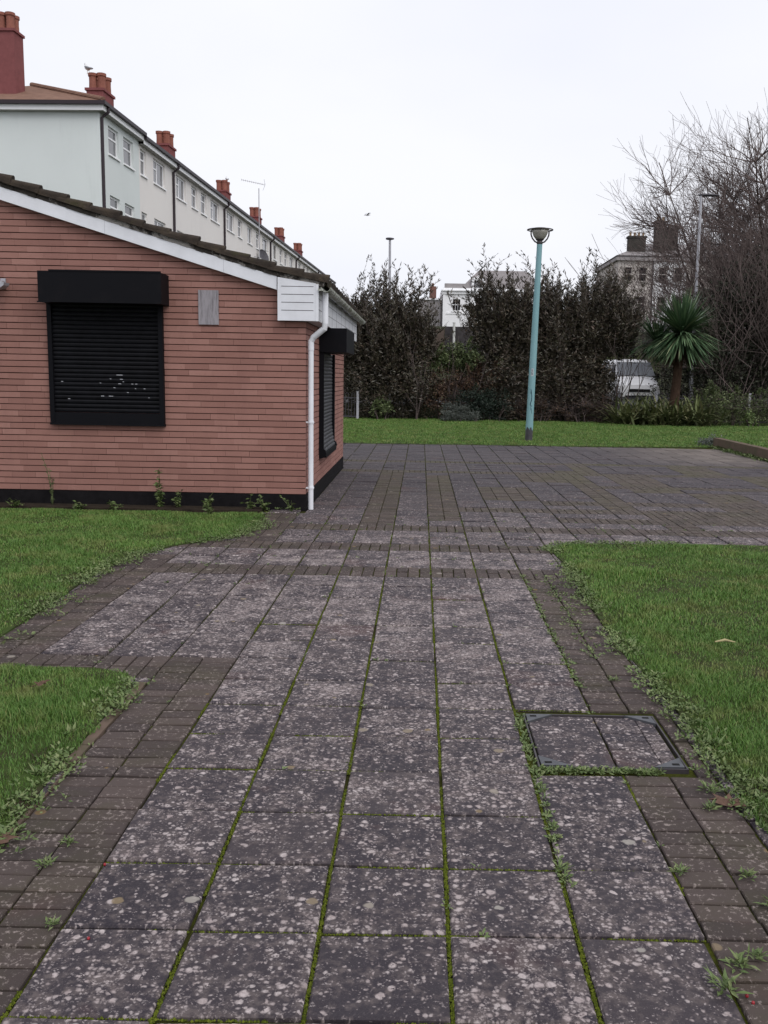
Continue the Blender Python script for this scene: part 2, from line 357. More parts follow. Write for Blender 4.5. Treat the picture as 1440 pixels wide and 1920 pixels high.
# ------------------------------------------------------------------ ground and terrain (structure)
prof = [(-40, -.07), (23, -.07), (38.2, -.07), (39.2, .5), (54, .6), (69.5, 2.6), (70.2, 3.6), (90, 6.2), (120, 8.0), (220, 14.0), (900, 18.0)]
xs = [-500, -120, -60, -30, -12, -6, 0, 8, 16, 30, 60, 120, 500]
V = []; Fc = []
for a, (y, z) in enumerate(prof):
    for x in xs: V.append((x, y, z))
for a in range(len(prof)-1):
    for b in range(len(xs)-1):
        k = a*len(xs)+b; Fc.append((k, k+1, k+1+len(xs), k+len(xs)))
mb = MB(); mb.add(V, Fc); tag(mb.build('ground', M['terrain']), kind='structure')
mb = MB(); mb.add([(-40, 40.5, .53), (60, 40.5, .53), (60, 50, .585), (-40, 50, .585)], [(0, 1, 2, 3)])
tag(mb.build('road', M['ashp']), kind='structure')

# lawns as polygons
LL = [(-1.50, .8), (-1.49, 3.1), (-1.54, 4.0), (-1.54, 4.9), (-1.63, 5.1), (-1.85, 5.2), (-6, 5.16), (-6, .8)]
UL = [(-2.66, 5.72), (-2.70, 7.0), (-2.73, 7.9), (-2.6, 8.65), (-2.4, 9.1), (-2.15, 9.42), (-1.90, 9.65), (-1.78, 10.3), (-1.87, 11.3), (-9, 11.42), (-9, 5.68)]
RG = [(1.345, .8), (1.37, 4.5), (1.33, 5.5), (1.31, 6.5), (1.335, 7.5), (1.36, 8.6), (1.33, 9.3), (1.5, 9.58), (3, 9.68), (12, 9.78), (12, .8)]
FG = [(-9, 23.45), (-3, 23.5), (2.6, 23.85), (2.75, 24.0), (3.1, 23.75), (7.5, 24.35), (7.72, 24.75), (26, 24.75), (26, 38.3), (-9, 38.3)]
HG = [(7.62, 13.0), (7.85, 24.66), (26, 24.66), (26, 13.0)]
def poly_in(P, x, y):
    P = np.array(P); r_ = np.zeros(len(x), bool); n = len(P)
    for i in range(n):
        x0, y0 = P[i]; x1, y1 = P[(i+1) % n]
        c = ((y0 > y) != (y1 > y)) & (x < (x1-x0)*(y-y0)/(y1-y0+1e-12)+x0); r_ ^= c
    return r_
def edge_dist(P, x, y):
    P = np.array(P); d = np.full(len(x), 1e9); n = len(P)
    for i in range(n):
        a = P[i]; b = P[(i+1) % n]; ab = b-a; L = (ab**2).sum()
        t = np.clip(((x-a[0])*ab[0]+(y-a[1])*ab[1])/L, 0, 1)
        d = np.minimum(d, np.hypot(x-a[0]-t*ab[0], y-a[1]-t*ab[1]))
    return d
for P, z, nm in ((LL, .012, 'lawn'), (UL, .012, 'lawn'), (RG, .012, 'lawn'), (FG, .010, 'lawn'), (HG, .22, 'lawn')):
    mb = MB(); n = len(P)
    mb.add([(x, y, z) for x, y in P]+[(x, y, -.06) for x, y in P], [tuple(range(n))]+[(i, i+n, (i+1) % n+n, (i+1) % n) for i in range(n)])
    tag(mb.build(nm, M['lawnsoil']), kind='structure')

# ------------------------------------------------------------------ paving
S = .4; X0 = .1164; Y0 = 2.273
BX, BY0, BY1 = -1.435, 11.73, 17.45       # brick building corner
MH = (.552, 1.218, 3.932, 4.592)          # manhole
def cell_kind(i, j):
    # brick borders along the path, bands and patchwork on the square
    if i == -4 and j < 8: return 'H'
    if i <= -4 and j == 7: return 'V'
    if i == -7 and 7 < j < 16: return 'H'
    if i == 2 and j < 14: return 'H'
    if j in (14, 17, 20): return 'V'
    if j == 19 and -7 <= i <= -5: return 'H'
    if i in (-5,) and 18 <= j <= 22: return 'H'
    if j < 21: return 'S'
    if j >= 53: return 'S'
    if j in (36, 41): return 'V'
    if j > 41: return 'S'
    if i == -2 and j < 36: return 'H'
    if i == 0 and 21 < j < 35: return 'H'
    if i < 1: return 'S'
    if j == 24: return 'V'
    if i in (2, 3) and 27 <= j <= 30: return 'H'
    if i == 6 and 24 < j < 38: return 'H'
    if i >= 4 and j in (22, 26): return 'V'
    if i in (4, 5) and 33 <= j <= 35: return 'H'
    if i >= 7:
        if j in (31, 23): return 'V'
        blk = (i//2+j//6) % 3
        if blk == 0: return 'H'
    return 'S'
SV, SF, BV, BF = [], [], [], []
def slab(V, Fl, x0, x1, y0, y1, dz, ch, g, jit):
    x0 += g[0]; x1 -= g[0]; y0 += g[1]; y1 -= g[1]
    if x1-x0 < .02 or y1-y0 < .02: return
    tx, ty = rnd.gauss(0, jit), rnd.gauss(0, jit)
    cx, cy = (x0+x1)/2, (y0+y1)/2
    def z(x, y): return dz+tx*(x-cx)+ty*(y-cy)
    jj_ = lambda: rnd.uniform(-.003, .003)
    c4 = [(x0+jj_(), y0+jj_()), (x1+jj_(), y0+jj_()), (x1+jj_(), y1+jj_()), (x0+jj_(), y1+jj_())]
    b = len(V); sg = [(1, 1), (-1, 1), (-1, -1), (1, -1)]
    for (x, y) in c4: V.append((x, y, -.03))
    for (x, y) in c4: V.append((x, y, z(x, y)-ch))
    for (x, y), (a, c) in zip(c4, sg): V.append((x+a*ch, y+c*ch, z(x, y)))
    Fl.append((b+8, b+9, b+10, b+11))
    for k in range(4):
        k2 = (k+1) % 4
        Fl.append((b+k, b+k2, b+4+k2, b+4+k)); Fl.append((b+4+k, b+4+k2, b+8+k2, b+8+k))
def inside(P, x, y): return bool(poly_in(P, np.array([x]), np.array([y]))[0])
merged = set()
moss_seg = []
for j in range(-4, 54):
    for i in range(-16, 24):
        x0, y0 = X0+i*S, Y0+j*S; x1, y1 = x0+S, y0+S; cx, cy = x0+S/2, y0+S/2
        if cx > 8.1 or (cy > 18 and x0 < -8): continue
        if x1 < BX+.02 and BY0-.02 < cy < BY1: continue
        if cy > BY1-.4 and cx < BX-3: continue
        dead = False
        for P in (LL, UL, RG, FG):
            if all(inside(P, a, b_) for a, b_ in ((x0, y0), (x1, y0), (x1, y1), (x0, y1))): dead = True
        if dead or (cx < -1.9 and cy > 11.3 and cy < 12): continue
        if (i, j) in merged: continue
        if (i, j) in ((1, 4), (1, 5)): continue
        k = cell_kind(i, j)
        if x0 < BX < x1 and cy > BY0-.1 and cy < BY1: x0 = BX+.01
        if k == 'S':
            yy1 = y1
            if (i, j) == (1, 2): yy1 = y1+S; merged.add((1, 3))
            slab(SV, SF, x0, x1, y0, yy1, rnd.gauss(0, .0022), .006, (.0070, .0072), .009)
        else:
            nx, ny = (2, 4) if k == 'H' else (4, 2)
            for a in range(nx):
                for b_ in range(ny):
                    xa, xb = x0+a*S/nx, x0+(a+1)*S/nx; ya, yb = y0+b_*S/ny, y0+(b_+1)*S/ny
                    if xb <= BX and BY0-.02 < cy < BY1: continue
                    if j in (4, 5) and xa < MH[1]+.02 and yb > MH[2]-.01 and ya < MH[3]+.02 and i in (1, 2):
                        if xb > MH[1]+.06: xa = MH[1]+.02
                        else: continue
                    slab(BV, BF, xa, xb, ya, yb, rnd.gauss(-.001, .0016), .004, (.0045, .0048), .012)
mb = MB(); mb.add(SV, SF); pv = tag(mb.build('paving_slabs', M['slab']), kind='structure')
mb = MB(); mb.add(BV, BF); tag(mb.build('brick_paving', M['paver']), kind='structure')
mb = MB(); mb.add([(-6, .4, -.016), (8.3, .4, -.016), (8.3, 24.6, -.016), (-6, 24.6, -.016)], [(0, 1, 2, 3)])
tag(mb.build('paving_joints', M['joint']), kind='structure')
# raised moss cushions along the long joints and some cross joints
n = 26000
ii = rg.integers(-3, 3, n); yy = rg.uniform(.9, 11.5, n); yy = .9+(yy-.9)*rg.uniform(.2, 1, n)
cl = np.sin(yy*3.1+ii*1.7)*.5+np.sin(yy*7.7+ii*5.1)*.5
kp = (cl > -.65) & ((ii != -3) & (ii != 2) | (cl > .45))
xx = X0+ii*S+rg.normal(0, .0036, n)
n2 = 14000; jj = rg.integers(-3, 14, n2); xh = rg.uniform(X0-3*S, X0+2*S, n2); yh = Y0+jj*S+rg.normal(0, .0018, n2)
k2 = (np.sin(xh*4.3+jj*2.9)+np.sin(xh*9.1+jj)) > -.7
px = np.concatenate([xx[kp], xh[k2]]); py = np.concatenate([yy[kp], yh[k2]])
r_ = np.where(rg.random(len(px)) < .85, rg.uniform(.0018, .0042, len(px)), rg.uniform(.0035, .006, len(px)))
bad = np.zeros(len(px), bool)
for P in (LL, UL, RG): bad |= poly_in(P, px, py)
bad |= (px > MH[0]-.01) & (px < MH[1]+.01) & (py > MH[2]-.01) & (py < MH[3]+.01)
px, py, r_ = px[~bad], py[~bad], r_[~bad]
oc = np.array([(1, 0, 0), (0, 1, 0), (-1, 0, 0), (0, -1, 0), (0, 0, .9)])
V = np.stack([px, py, np.full(len(px), -.0075)], 1)[:, None, :]+oc[None]*r_[:, None, None]*np.array([1, 1, 1.3])
base = (np.arange(len(px))*5)[:, None]
Fm = np.concatenate([base+np.array(t) for t in ((0, 1, 4), (1, 2, 4), (2, 3, 4), (3, 0, 4))])
tag(np_mesh('moss', V.reshape(-1, 3), [Fm], M['moss']), 'bright green moss filling the joints between the slabs', 'moss', kind='stuff')
# edging strip beside the near-left lawn
mb = MB()
for a in range(4):
    y = 3.15+a*.47; mb.box(-1.535, -1.487, y, y+.455+rnd.uniform(-.05, .01), -.05, .008+rnd.uniform(-.006, .004))
tag(mb.build('kerb_edging', M['kerb']), kind='structure')
mb = MB(); mb.box(-9, -1.95, 11.40, 11.735, -.06, .03); tag(mb.build('footing_strip', M['soil']), kind='structure')

# ------------------------------------------------------------------ grass
def blades(name, P, dens, box, h, wd, label, zb=0.012, seed=0, clump=.55, lean=.9):
    g = np.random.default_rng(seed)
    x0, x1, y0, y1 = box; n = int(dens*(x1-x0)*(y1-y0))
    x = g.uniform(x0, x1, n); y = g.uniform(y0, y1, n)
    f = .5+.25*(np.sin(x*5.1+1.3*np.sin(y*3.7))+np.sin(y*6.3+1.7*np.sin(x*4.1)))
    q1 = np.sin(9.1*y+2*np.sin(5*x))+.6*np.sin(23*y+x*4); q2 = np.sin(8.3*x+2*np.sin(6*y))+.6*np.sin(21*x+3*y)
    k = poly_in(P, x+.028*q1, y+.028*q2) & (g.random(n) < (1-clump)+clump*f)
    x, y, f = x[k], y[k], f[k]; n = len(x)
    ed = edge_dist(P, x, y)
    H = h*(.5+.6*f)*(1+.8*np.clip(np.sin(x*1.9+2*np.sin(y*1.3))*np.sin(y*2.3+x)-.45, 0, 1))*g.uniform(.55, 1.25, n)*np.clip(.45+ed*4, .45, 1)
    an = g.uniform(0, 2*np.pi, n); ln = g.uniform(.1, 1, n)*lean
    dx, dy = np.cos(an), np.sin(an); bn = an+np.pi/2+g.normal(0, .6, n)
    wx, wy = np.cos(bn)*wd*.5, np.sin(bn)*wd*.5
    z0 = np.full(n, zb-.004)
    def pt(sx, t, off, zz): return np.stack([x+sx*wx*t+dx*off, y+sx*wy*t+dy*off, z0+zz], 1)
    v = np.stack([pt(-1, 1, 0, 0), pt(1, 1, 0, 0), pt(1, .75, H*ln*.35, H*.55), pt(-1, .75, H*ln*.35, H*.55), pt(0, 0, H*ln, H*(1-.25*ln))], 1)
    b = (np.arange(n)*5)[:, None]
    return tag(np_mesh(name, v.reshape(-1, 3), [b+np.array((0, 1, 2, 3)), b+np.array((3, 2, 4))], M['grass']), label, 'grass', kind='stuff')
blades('grass', LL, 21000, (-3.2, -1.48, 1.6, 5.25), .040, .0034, 'short green grass on the small corner lawn nearest the camera at left', seed=1)
blades('grass', UL, 10000, (-6.2, -1.75, 5.6, 11.45), .040, .0048, 'green grass on the lawn in front of the brick wall', seed=2)
blades('grass', RG, 17000, (1.3, 3.3, 2.2, 6.2), .040, .0036, 'green grass on the near part of the lawn right of the path', seed=3)
blades('grass', RG, 6000, (3.3, 6.0, 1.5, 6.2), .042, .0060, 'green grass at the side of the lawn right of the path', seed=13)
blades('grass', RG, 6000, (4.6, 8.0, 6.2, 9.8), .042, .0064, 'green grass at the back corner of the lawn right of the path', seed=14)
blades('grass', RG, 8500, (1.3, 4.6, 6.2, 9.8), .040, .0050, 'green grass on the back part of the lawn right of the path', seed=4)
blades('grass', FG, 1100, (-5.5, 18, 23.4, 38.2), .06, .014, 'strip of grass beyond the paved square', zb=.01, seed=5, lean=.7)
blades('grass', HG, 1200, (7.6, 13, 15, 24.66), .085, .016, 'raised grass behind the low retaining wall', zb=.22, seed=6, lean=.7)

# low leafy weeds along lawn edges and in joints
def leaf_quads(P, D, N, L, W, fold=None):
    """diamond leaves: P centre base (n,3), D direction, N normal-ish, length, width"""
    D = D/np.linalg.norm(D, axis=1, keepdims=True); Wd = np.cross(D, N); Wd /= (np.linalg.norm(Wd, axis=1, keepdims=True)+1e-9)
    L = np.broadcast_to(L, len(P))[:, None]; W = np.broadcast_to(W, len(P))[:, None]
    Nn = np.cross(Wd, D)
    v = np.stack([P, P+D*L*.45+Wd*W*.5+Nn*W*.12, P+D*L-Nn*L*.08, P+D*L*.45-Wd*W*.5+Nn*W*.12], 1)
    b = (np.arange(len(P))*4)[:, None]
    return v.reshape(-1, 3), b+np.array((0, 1, 2, 3))
def rand_dirs(g, n, zlo=-1, zhi=1):
    z = g.uniform(zlo, zhi, n); a = g.uniform(0, 2*np.pi, n); r = np.sqrt(np.maximum(0, 1-z*z)); return np.stack([r*np.cos(a), r*np.sin(a), z], 1)
def weeds_mesh(pts, nleaf, L, W, g, zb=.0, hz=.02):
    pts = np.array(pts); P = np.repeat(pts, nleaf, 0)
    D = rand_dirs(g, len(P), .1, .8); P = P+D*g.uniform(0, 1, (len(P), 1))*hz
    N = rand_dirs(g, len(P), .5, 1)
    return leaf_quads(P, D, N, L*g.uniform(.5, 1.2, len(P)), W*g.uniform(.6, 1.1, len(P)))
g = np.random.default_rng(21); pts = []
def along(P, i0, i1, n, spread, keep=.0):
    for a in range(i0, i1):
        A = np.array(P[a]); B = np.array(P[a+1]); L = np.linalg.norm(B-A)
        for _ in range(int(n*L)):
            t = rnd.random(); p = A+(B-A)*t
            if math.sin(p[0]*3.3+p[1]*2.1)+math.sin(p[1]*5.7+p[0]*4) < keep-.9: continue
            pts.append((p[0]+rnd.gauss(0, spread), p[1]+rnd.gauss(0, spread), .012))
along(LL, 1, 5, 100, .05); along(UL, 0, 8, 170, .085); along(RG, 0, 8, 140, .06, .15); along(FG, 0, 5, 26, .10)
along([(-1.46, 11.73), (-1.95, 11.68)], 0, 1, 40, .05)
v, f = weeds_mesh(pts, 8, .027, .013, g, hz=.025)
tag(np_mesh('ground_weeds', v, [f], M['weed']), 'small bright green weeds creeping along the lawn edges', 'weeds', kind='stuff')
pts = []
for _ in range(520):                        # tiny tufts in the joints
    i = rnd.randint(-6, 8); j = rnd.randint(0, 22); x = X0+i*S; y = Y0+j*S
    if rnd.random() < .5: y += rnd.uniform(0, S)
    else: x += rnd.uniform(0, S)
    if any(inside(P, x, y) for P in (LL, UL, RG)) or (MH[0] < x < MH[1] and MH[2] < y < MH[3]): continue
    if cell_kind(i, j) == 'S' and j < 14 and rnd.random() < .75: continue
    pts.append((x, y, -.002))
for _ in range(190): pts.append((rnd.uniform(MH[0]-.03, MH[1]-.12), MH[2]-.03+rnd.gauss(0, .012), 0))
for _ in range(60): pts.append((MH[0]-.025+rnd.gauss(0, .01), rnd.uniform(MH[2]-.05, MH[3]), 0))
for _ in range(110): pts.append((.92+rnd.gauss(0, .012), rnd.uniform(5.0, 8.0), 0)); pts.append((1.115+rnd.gauss(0, .03), rnd.uniform(5.6, 8.0), 0))
for _ in range(70): pts.append((.53+rnd.gauss(0, .008), rnd.uniform(2.95, 3.9), 0))
v, f = weeds_mesh(pts, 6, .022, .010, g, hz=.012)
tag(np_mesh('joint_weeds', v, [f], M['weed']), 'tiny green seedlings sprouting in the paving joints', 'weeds', kind='stuff')

# rosette weeds, each a plant
def make_rosette(seed):
    g = np.random.default_rng(seed); n = 34
    a = g.uniform(0, 6.28, n); el = g.uniform(.05, 1.0, n)
    D = np.stack([np.cos(a)*np.cos(el), np.sin(a)*np.cos(el), np.sin(el)], 1)
    v, f = leaf_quads(np.zeros((n, 3))+D*.006+g.normal(0, .012, (n, 3))*(1, 1, .2), D, np.tile([0, 0, 1.], (n, 1))+g.normal(0, .2, (n, 3)), g.uniform(.018, .055, n), g.uniform(.007, .014, n))
    me = bpy.data.meshes.new('rosette_weed'); me.from_pydata([tuple(p) for p in v], [], [tuple(q) for q in f]); me.materials.append(M['weed']); return me
ros = [make_rosette(s) for s in range(4)]
for k, (x, y, s) in enumerate([(.52, 3.073, .7), (.934, 3.062, .75), (1.166, 3.042, .8), (1.201, 3.56, .9), (1.2, 2.859, 1.0), (1.133, 5.16, .8), (.967, 2.54, 1.0), (1.036, 2.58, .8), (.90, 2.43, 1.1), (-1.503, 4.562, 1.3), (-1.11, 2.683, .6), (-1.252, 3.188, .7), (-1.272, 3.027, .7), (1.42, 4.2, 1.3), (1.50, 3.75, 1.4), (1.40, 3.35, 1.2), (1.24, 3.72, 1.0), (1.46, 4.6, 1.1), (-1.62, 4.2, 1.2), (-1.58, 3.75, 1.3), (-1.66, 4.75, 1.2), (-1.60, 3.4, 1.1)]):
    o = bpy.data.objects.new('rosette_weed', ros[k % 4]); COL.objects.link(o); o.location = (x, y, .004); o.scale = (s, s, s); o.rotation_euler = (0, 0, k*1.3)
    lab = 'leafy green rosette weed rooted along the edge of a lawn' if x < -1.4 or x > 1.33 else 'small green rosette weed growing out of the paving beside the brick border'
    tag(o, lab, 'weed', 'rosette weeds on the lawn edges' if x < -1.4 or x > 1.33 else 'rosette weeds in the paving')

# weeds against the wall, each a plant with stem and leaves
def wall_weed(x, y, h, nl, label, L=.05, seed=0):
    g = np.random.default_rng(seed)
    t = thing('wall_weed', label, 'weed', (x, y, 0), 'weeds along the foot of the brick wall')
    mb = MB(); tips = []
    for s in range(3 if h > .3 else 4):
        a = g.uniform(0, 6.28); ln = g.uniform(.02, .12)*(1 if h > .3 else 1.5)
        pts = [(x+math.cos(a)*ln*u*u, y-abs(math.sin(a))*ln*u*u, h*u*(1 if s == 0 else g.uniform(.4, .8))) for u in (0, .33, .66, 1)]
        mb.tube(pts, [.006, .005, .004, .002], 5); tips.append(pts)
    mb.build('stem', M['leafgreen'], t)
    P = []
    nl = int(nl*1.7)
    for _ in range(nl):
        pts = tips[g.integers(len(tips))]; u = g.random()*2.99; k = int(u); a, b = np.array(pts[k]), np.array(pts[k+1]); P.append(a+(b-a)*(u-k))
    P = np.array(P); D = rand_dirs(g, nl, -.2, .7); D[:, 1] = -np.abs(D[:, 1])
    v, f = leaf_quads(P, D, rand_dirs(g, nl, .3, 1), L*g.uniform(.6, 1.3, nl), L*.5*g.uniform(.7, 1.1, nl))
    np_mesh('leaves', v, [f], M['weed'] if L > .04 else M['leafgreen'], t)
wall_weed(-4.60, 11.62, .68, 60, 'tall faint spindly weed against the wall, farthest left', .03, 1)
wall_weed(-3.24, 11.62, .50, 130, 'tall leafy weed against the wall below the right end of the shutter', .055, 2)
wall_weed(-3.02, 11.62, .26, 40, 'short leafy weed just right of the tall leafy one at the wall', .06, 3)
wall_weed(-2.66, 11.60, .24, 45, 'spreading weed at the wall foot midway between shutter and corner', .065, 4)
wall_weed(-2.12, 11.60, .24, 40, 'bushy low weed at the wall foot below the white eaves box', .055, 5)
wall_weed(-1.93, 11.60, .20, 34, 'smaller weed beside the bushy low one at the wall foot', .055, 6)
wall_weed(-1.60, 11.62, .20, 36, 'weed at the wall foot next to the building corner and downpipe', .05, 7)
for k, (x, y, h) in enumerate([(-5.0, 11.45, .14), (-4.2, 11.4, .12), (-3.75, 11.38, .13), (-2.5, 11.1, .2)]):
    wall_weed(x, y, h, 34, ['low weed in the grass edge left of the tall spindly weed', 'low weed in the grass edge below the left half of the shutter', 'low weed in the grass edge below the middle of the shutter', 'low leafy weed standing out in the lawn in front of the wall'][k], .06, 20+k)

# ------------------------------------------------------------------ manhole cover
t = thing('manhole_cover', 'recessed metal manhole cover filled with paving beside the brick border', 'manhole cover', (.885, 4.262, 0))
x0, x1, y0, y1 = MH
mb = MB()
mb.box(x0, x0+.008, y0, y1, -.03, .006); mb.box(x1-.008, x1, y0, y1, -.03, .006)
mb.box(x0+.0082, x1-.0082, y0, y0+.008, -.03, .0058); mb.box(x0+.0082, x1-.0082, y1-.008, y1, -.03, .0058)
mb.build('frame', M['lampdark'], t)
SV, SF, BV, BF = [], [], [], []
slab(SV, SF, x0+.014, .905, y0+.014, y1-.014, .0, .004, (.002, .002), 0)
mb = MB(); mb.add(SV, SF); mb.build('slab_infill', M['slab'], t)
for b_ in range(6):
    ya = y0+.022+b_*.103; slab(BV, BF, .912, 1.115, ya, ya+.1, 0, .003, (.002, .002), .004); slab(BV, BF, 1.115, x1-.02, ya, ya+.1, 0, .003, (.002, .002), .004)
mb = MB(); mb.add(BV, BF); mb.build('brick_infill', M['slab'], t)
for sx, sy in ((0, 0), (1, 0), (1, 1), (0, 1)):
    cx, cy = (x0, x1)[sx], (y0, y1)[sy]; ax, ay = (1, -1)[sx], (1, -1)[sy]
    p = [(cx+ax*.015, cy+ay*.015), (cx+ax*.15, cy+ay*.012), (cx+ax*.012, cy+ay*.12)]
    mb = MB(); mb.add([(*a, .0105) for a in p]+[(*a, -.01) for a in p], [(0, 1, 2), (0, 3, 4, 1), (1, 4, 5, 2), (2, 5, 3, 0)])
    o = mb.build('corner_plate', M['cover'], t)
    mb = MB(); a, b_ = cx+ax*.048, cy+ay*.042; mb.box(a-.016, a+.016, b_-.008, b_+.008, .0106, .0125); mb.build('key_slot', M['rubber'], o)

# fallen leaves, straw, berries
def dead_leaf(x, y, z, s, lab, seed):
    g = random.Random(seed); mb = MB(); k = 15; vs = [(x, y, z+.012)]
    for a in range(k):
        r = s*(.55+.45*abs(math.sin(a*1.047*1.5)))*g.uniform(.75, 1.1); an = a*2*math.pi/k
        vs.append((x+r*math.cos(an), y+r*math.sin(an)*.8, z+.008+g.uniform(0, .022)))
    mb.add(vs, [(0, 1+a, 1+(a+1) % k) for a in range(k)])
    mb.tube([(x, y, z+.012), (x-s*.9, y-s*.5, z+.004)], .002, 4)
    tag(mb.build('fallen_leaf', M['deadleaf'], org=(x, y, z)), lab, 'leaf', 'fallen leaves')
dead_leaf(1.28, 3.60, .004, .085, 'large curled brown dead leaf on the brick border near the right lawn', 3)
dead_leaf(-1.49, 3.17, .012, .075, 'brown dead leaf at the front corner of the near left lawn', 4)
dead_leaf(-1.97, 4.74, .055, .05, 'brown dead leaf lying in the grass of the near left lawn', 5)
mb = MB(); mb.tube([(1.90, 5.77, .07), (1.97, 5.79, .078), (2.03, 5.77, .07)], [.004, .009, .003], 6)
tag(mb.build('straw_stalk', M['straw'], org=(1.96, 5.77, .06)), 'pale straw stalk lying on the right lawn', 'stalk')
for k, (x, y, lab) in enumerate([(-1.07, 3.04, 'red berry in the joint at the left edge of the slabs'), (-.995+.02, 2.61, 'red berry on the bricks at the lower left'), (.945, 2.40, 'red berry in the right edge joint, upper of two'), (.952, 2.37, 'red berry in the right edge joint, lower of two')]):
    mb = MB(); mb.lathe([(.001, 0), (.004, .001), (.005, .005), (.004, .009), (.001, .010)], (x, y, .0), 10)
    tag(mb.build('berry', M['berry'], org=(x, y, 0), smooth=True), lab, 'berry', 'fallen red berries')

# ------------------------------------------------------------------ brick building
B = thing('brick_building', 'single storey terracotta painted brick building with black shutters and mossy tiled roof', 'building', (-4, 14.5, 0))
RS = .3003
def zf(x): return 2.718+(-1.776-x)*RS       # underside of the bargeboard
XL, XRID = -11.2, -6.4
mb = MB()                                    # wall core
poly = [(XL, .18), (BX-.022, .18), (BX-.022, 2.62), (XRID, zf(XRID)+.12), (XL, zf(XRID)-1.3)]
mb.prism(poly, BY0+.022, BY1-.012)
mb.cur = 1
CRS = .0768; BL = .300
def clip(poly, f):                            # keep f(p) >= 0
    o = []
    for i in range(len(poly)):
        a, b = poly[i], poly[(i+1) % len(poly)]; fa, fb = f(a), f(b)
        if fa >= 0: o.append(a)
        if fa*fb < 0: t_ = fa/(fa-fb); o.append((a[0]+(b[0]-a[0])*t_, a[1]+(b[1]-a[1])*t_))
    return o
row = 0
while True:                                  # front (gable) wall bricks
    z0 = .200+row*CRS
    if z0 > zf(-6.6)+.1: break
    off = (0, .1, .2, .05)[row % 4]+rnd.uniform(-.01, .01)
    x = BX
    first = True
    while x > -6.6:
        L_ = BL-off if first else BL; first = False
        xa = x-L_; g_ = .0018 if rnd.random() < .3 else .0004
        jt = rnd.uniform(-.0012, .0012)
        p = [(xa+g_, z0+.0054+jt), (x-g_ if x < BX else x, z0+.0054+jt), (x-g_ if x < BX else x, z0+CRS-.0054+jt*.5), (xa+g_, z0+CRS-.0054)]
        p = clip(p, lambda q_: zf(q_[0])+.1-q_[1])
        if len(p) > 2: mb.prism(p, BY0+rnd.uniform(-.0015, .0015), BY0+.04)
        x = xa
    row += 1
row = 0
while .200+row*CRS < 2.58:                   # side wall bricks
    z0 = .200+row*CRS; y = BY0+.032; off = (.1, 0, .05, .2)[row % 4]; first = True
    while y < BY1-.01:
        L_ = BL-off if first else BL; first = False
        yb = min(y+L_, BY1); mb.box(BX-.03, BX+rnd.uniform(-.0015, .0015), y+.0003, yb-.0003, z0+.0054, z0+CRS-.0054); y = yb
    row += 1
mb.build('brick_wall', [M['mortar'], M['brick']], B)
mb = MB(); mb.box(XL, BX+.006, BY0-.006, BY1+.006, -.05, .196); mb.build('plinth', M['plinth'], B)
# bargeboard
FY = BY0-.10
mb = MB()
xr = -1.776
mb.prism([(xr, zf(xr)), (xr, zf(xr)+.165), (XRID, zf(XRID)+.215), (XRID, zf(XRID))], FY, FY+.022)
mb.prism([(xr, zf(xr)+.001), (xr, zf(xr)+.02), (XRID, zf(XRID)+.02), (XRID, zf(XRID)+.001)], FY+.0225, BY0-.002)
bb = mb.build('bargeboard', M['white'], B)
for xj in (-3.85, -2.42): MB().box(xj-.0015, xj+.0015, FY-.001, FY, zf(xj)+.004, zf(xj)+.185).build('joint_line', M['steel'], bb)
# eaves box: gable return with boarded end, and fascia run along the side
mb = MB()
ex0, ex1, ez0 = -1.764, -1.268, 2.352
mb.prism([(ex0, ez0), (ex1, ez0), (ex1, 2.795), (ex0, 2.868)], FY-.012, FY+.0)
eb = mb.build('eaves_box', M['white'], B)
mb = MB(); mb.box(ex0, ex1-.003, FY+.0005, BY0-.001, ez0+.001, ez0+.02); mb.build('soffit', M['whited'], eb)
mb = MB()
for k in range(4):
    z = 2.475+k*.095; mb.box(ex0+.045, ex1-.06, FY-.0135, FY-.0121, z-.003, z+.004)
mb.build('board_groove', M['dsteel'], eb)
MB().box(ex0, ex0+.035, FY-.018, FY-.0122, ez0-.002, 2.86).build('corner_trim', M['white'], eb); MB().box(ex1-.035, ex1+.002, FY-.018, FY-.0122, ez0-.002, 2.79).build('corner_trim', M['white'], eb)
mb = MB(); mb.box(ex1-.02, ex1, FY+.0005, 18.45, ez0, 2.80); fs = mb.build('side_fascia', M['whited'], B)
mb = MB()
for z in (2.49, 2.62): mb.box(ex1+.0002, ex1+.0012, FY+.01, 18.4, z-.003, z+.003)
for y in (12.6, 13.4, 14.1, 14.9, 15.7, 16.5, 17.3): mb.box(ex1+.0004, ex1+.0018, y-.003, y+.003, ez0+.002, 2.79)
mb.build('board_groove', M['dsteel'], fs)
mb = MB(); mb.box(BX+.002, ex1-.0205, BY0+.001, 18.45, ez0+.001, ez0+.02); mb.build('soffit', M['whited'], B)
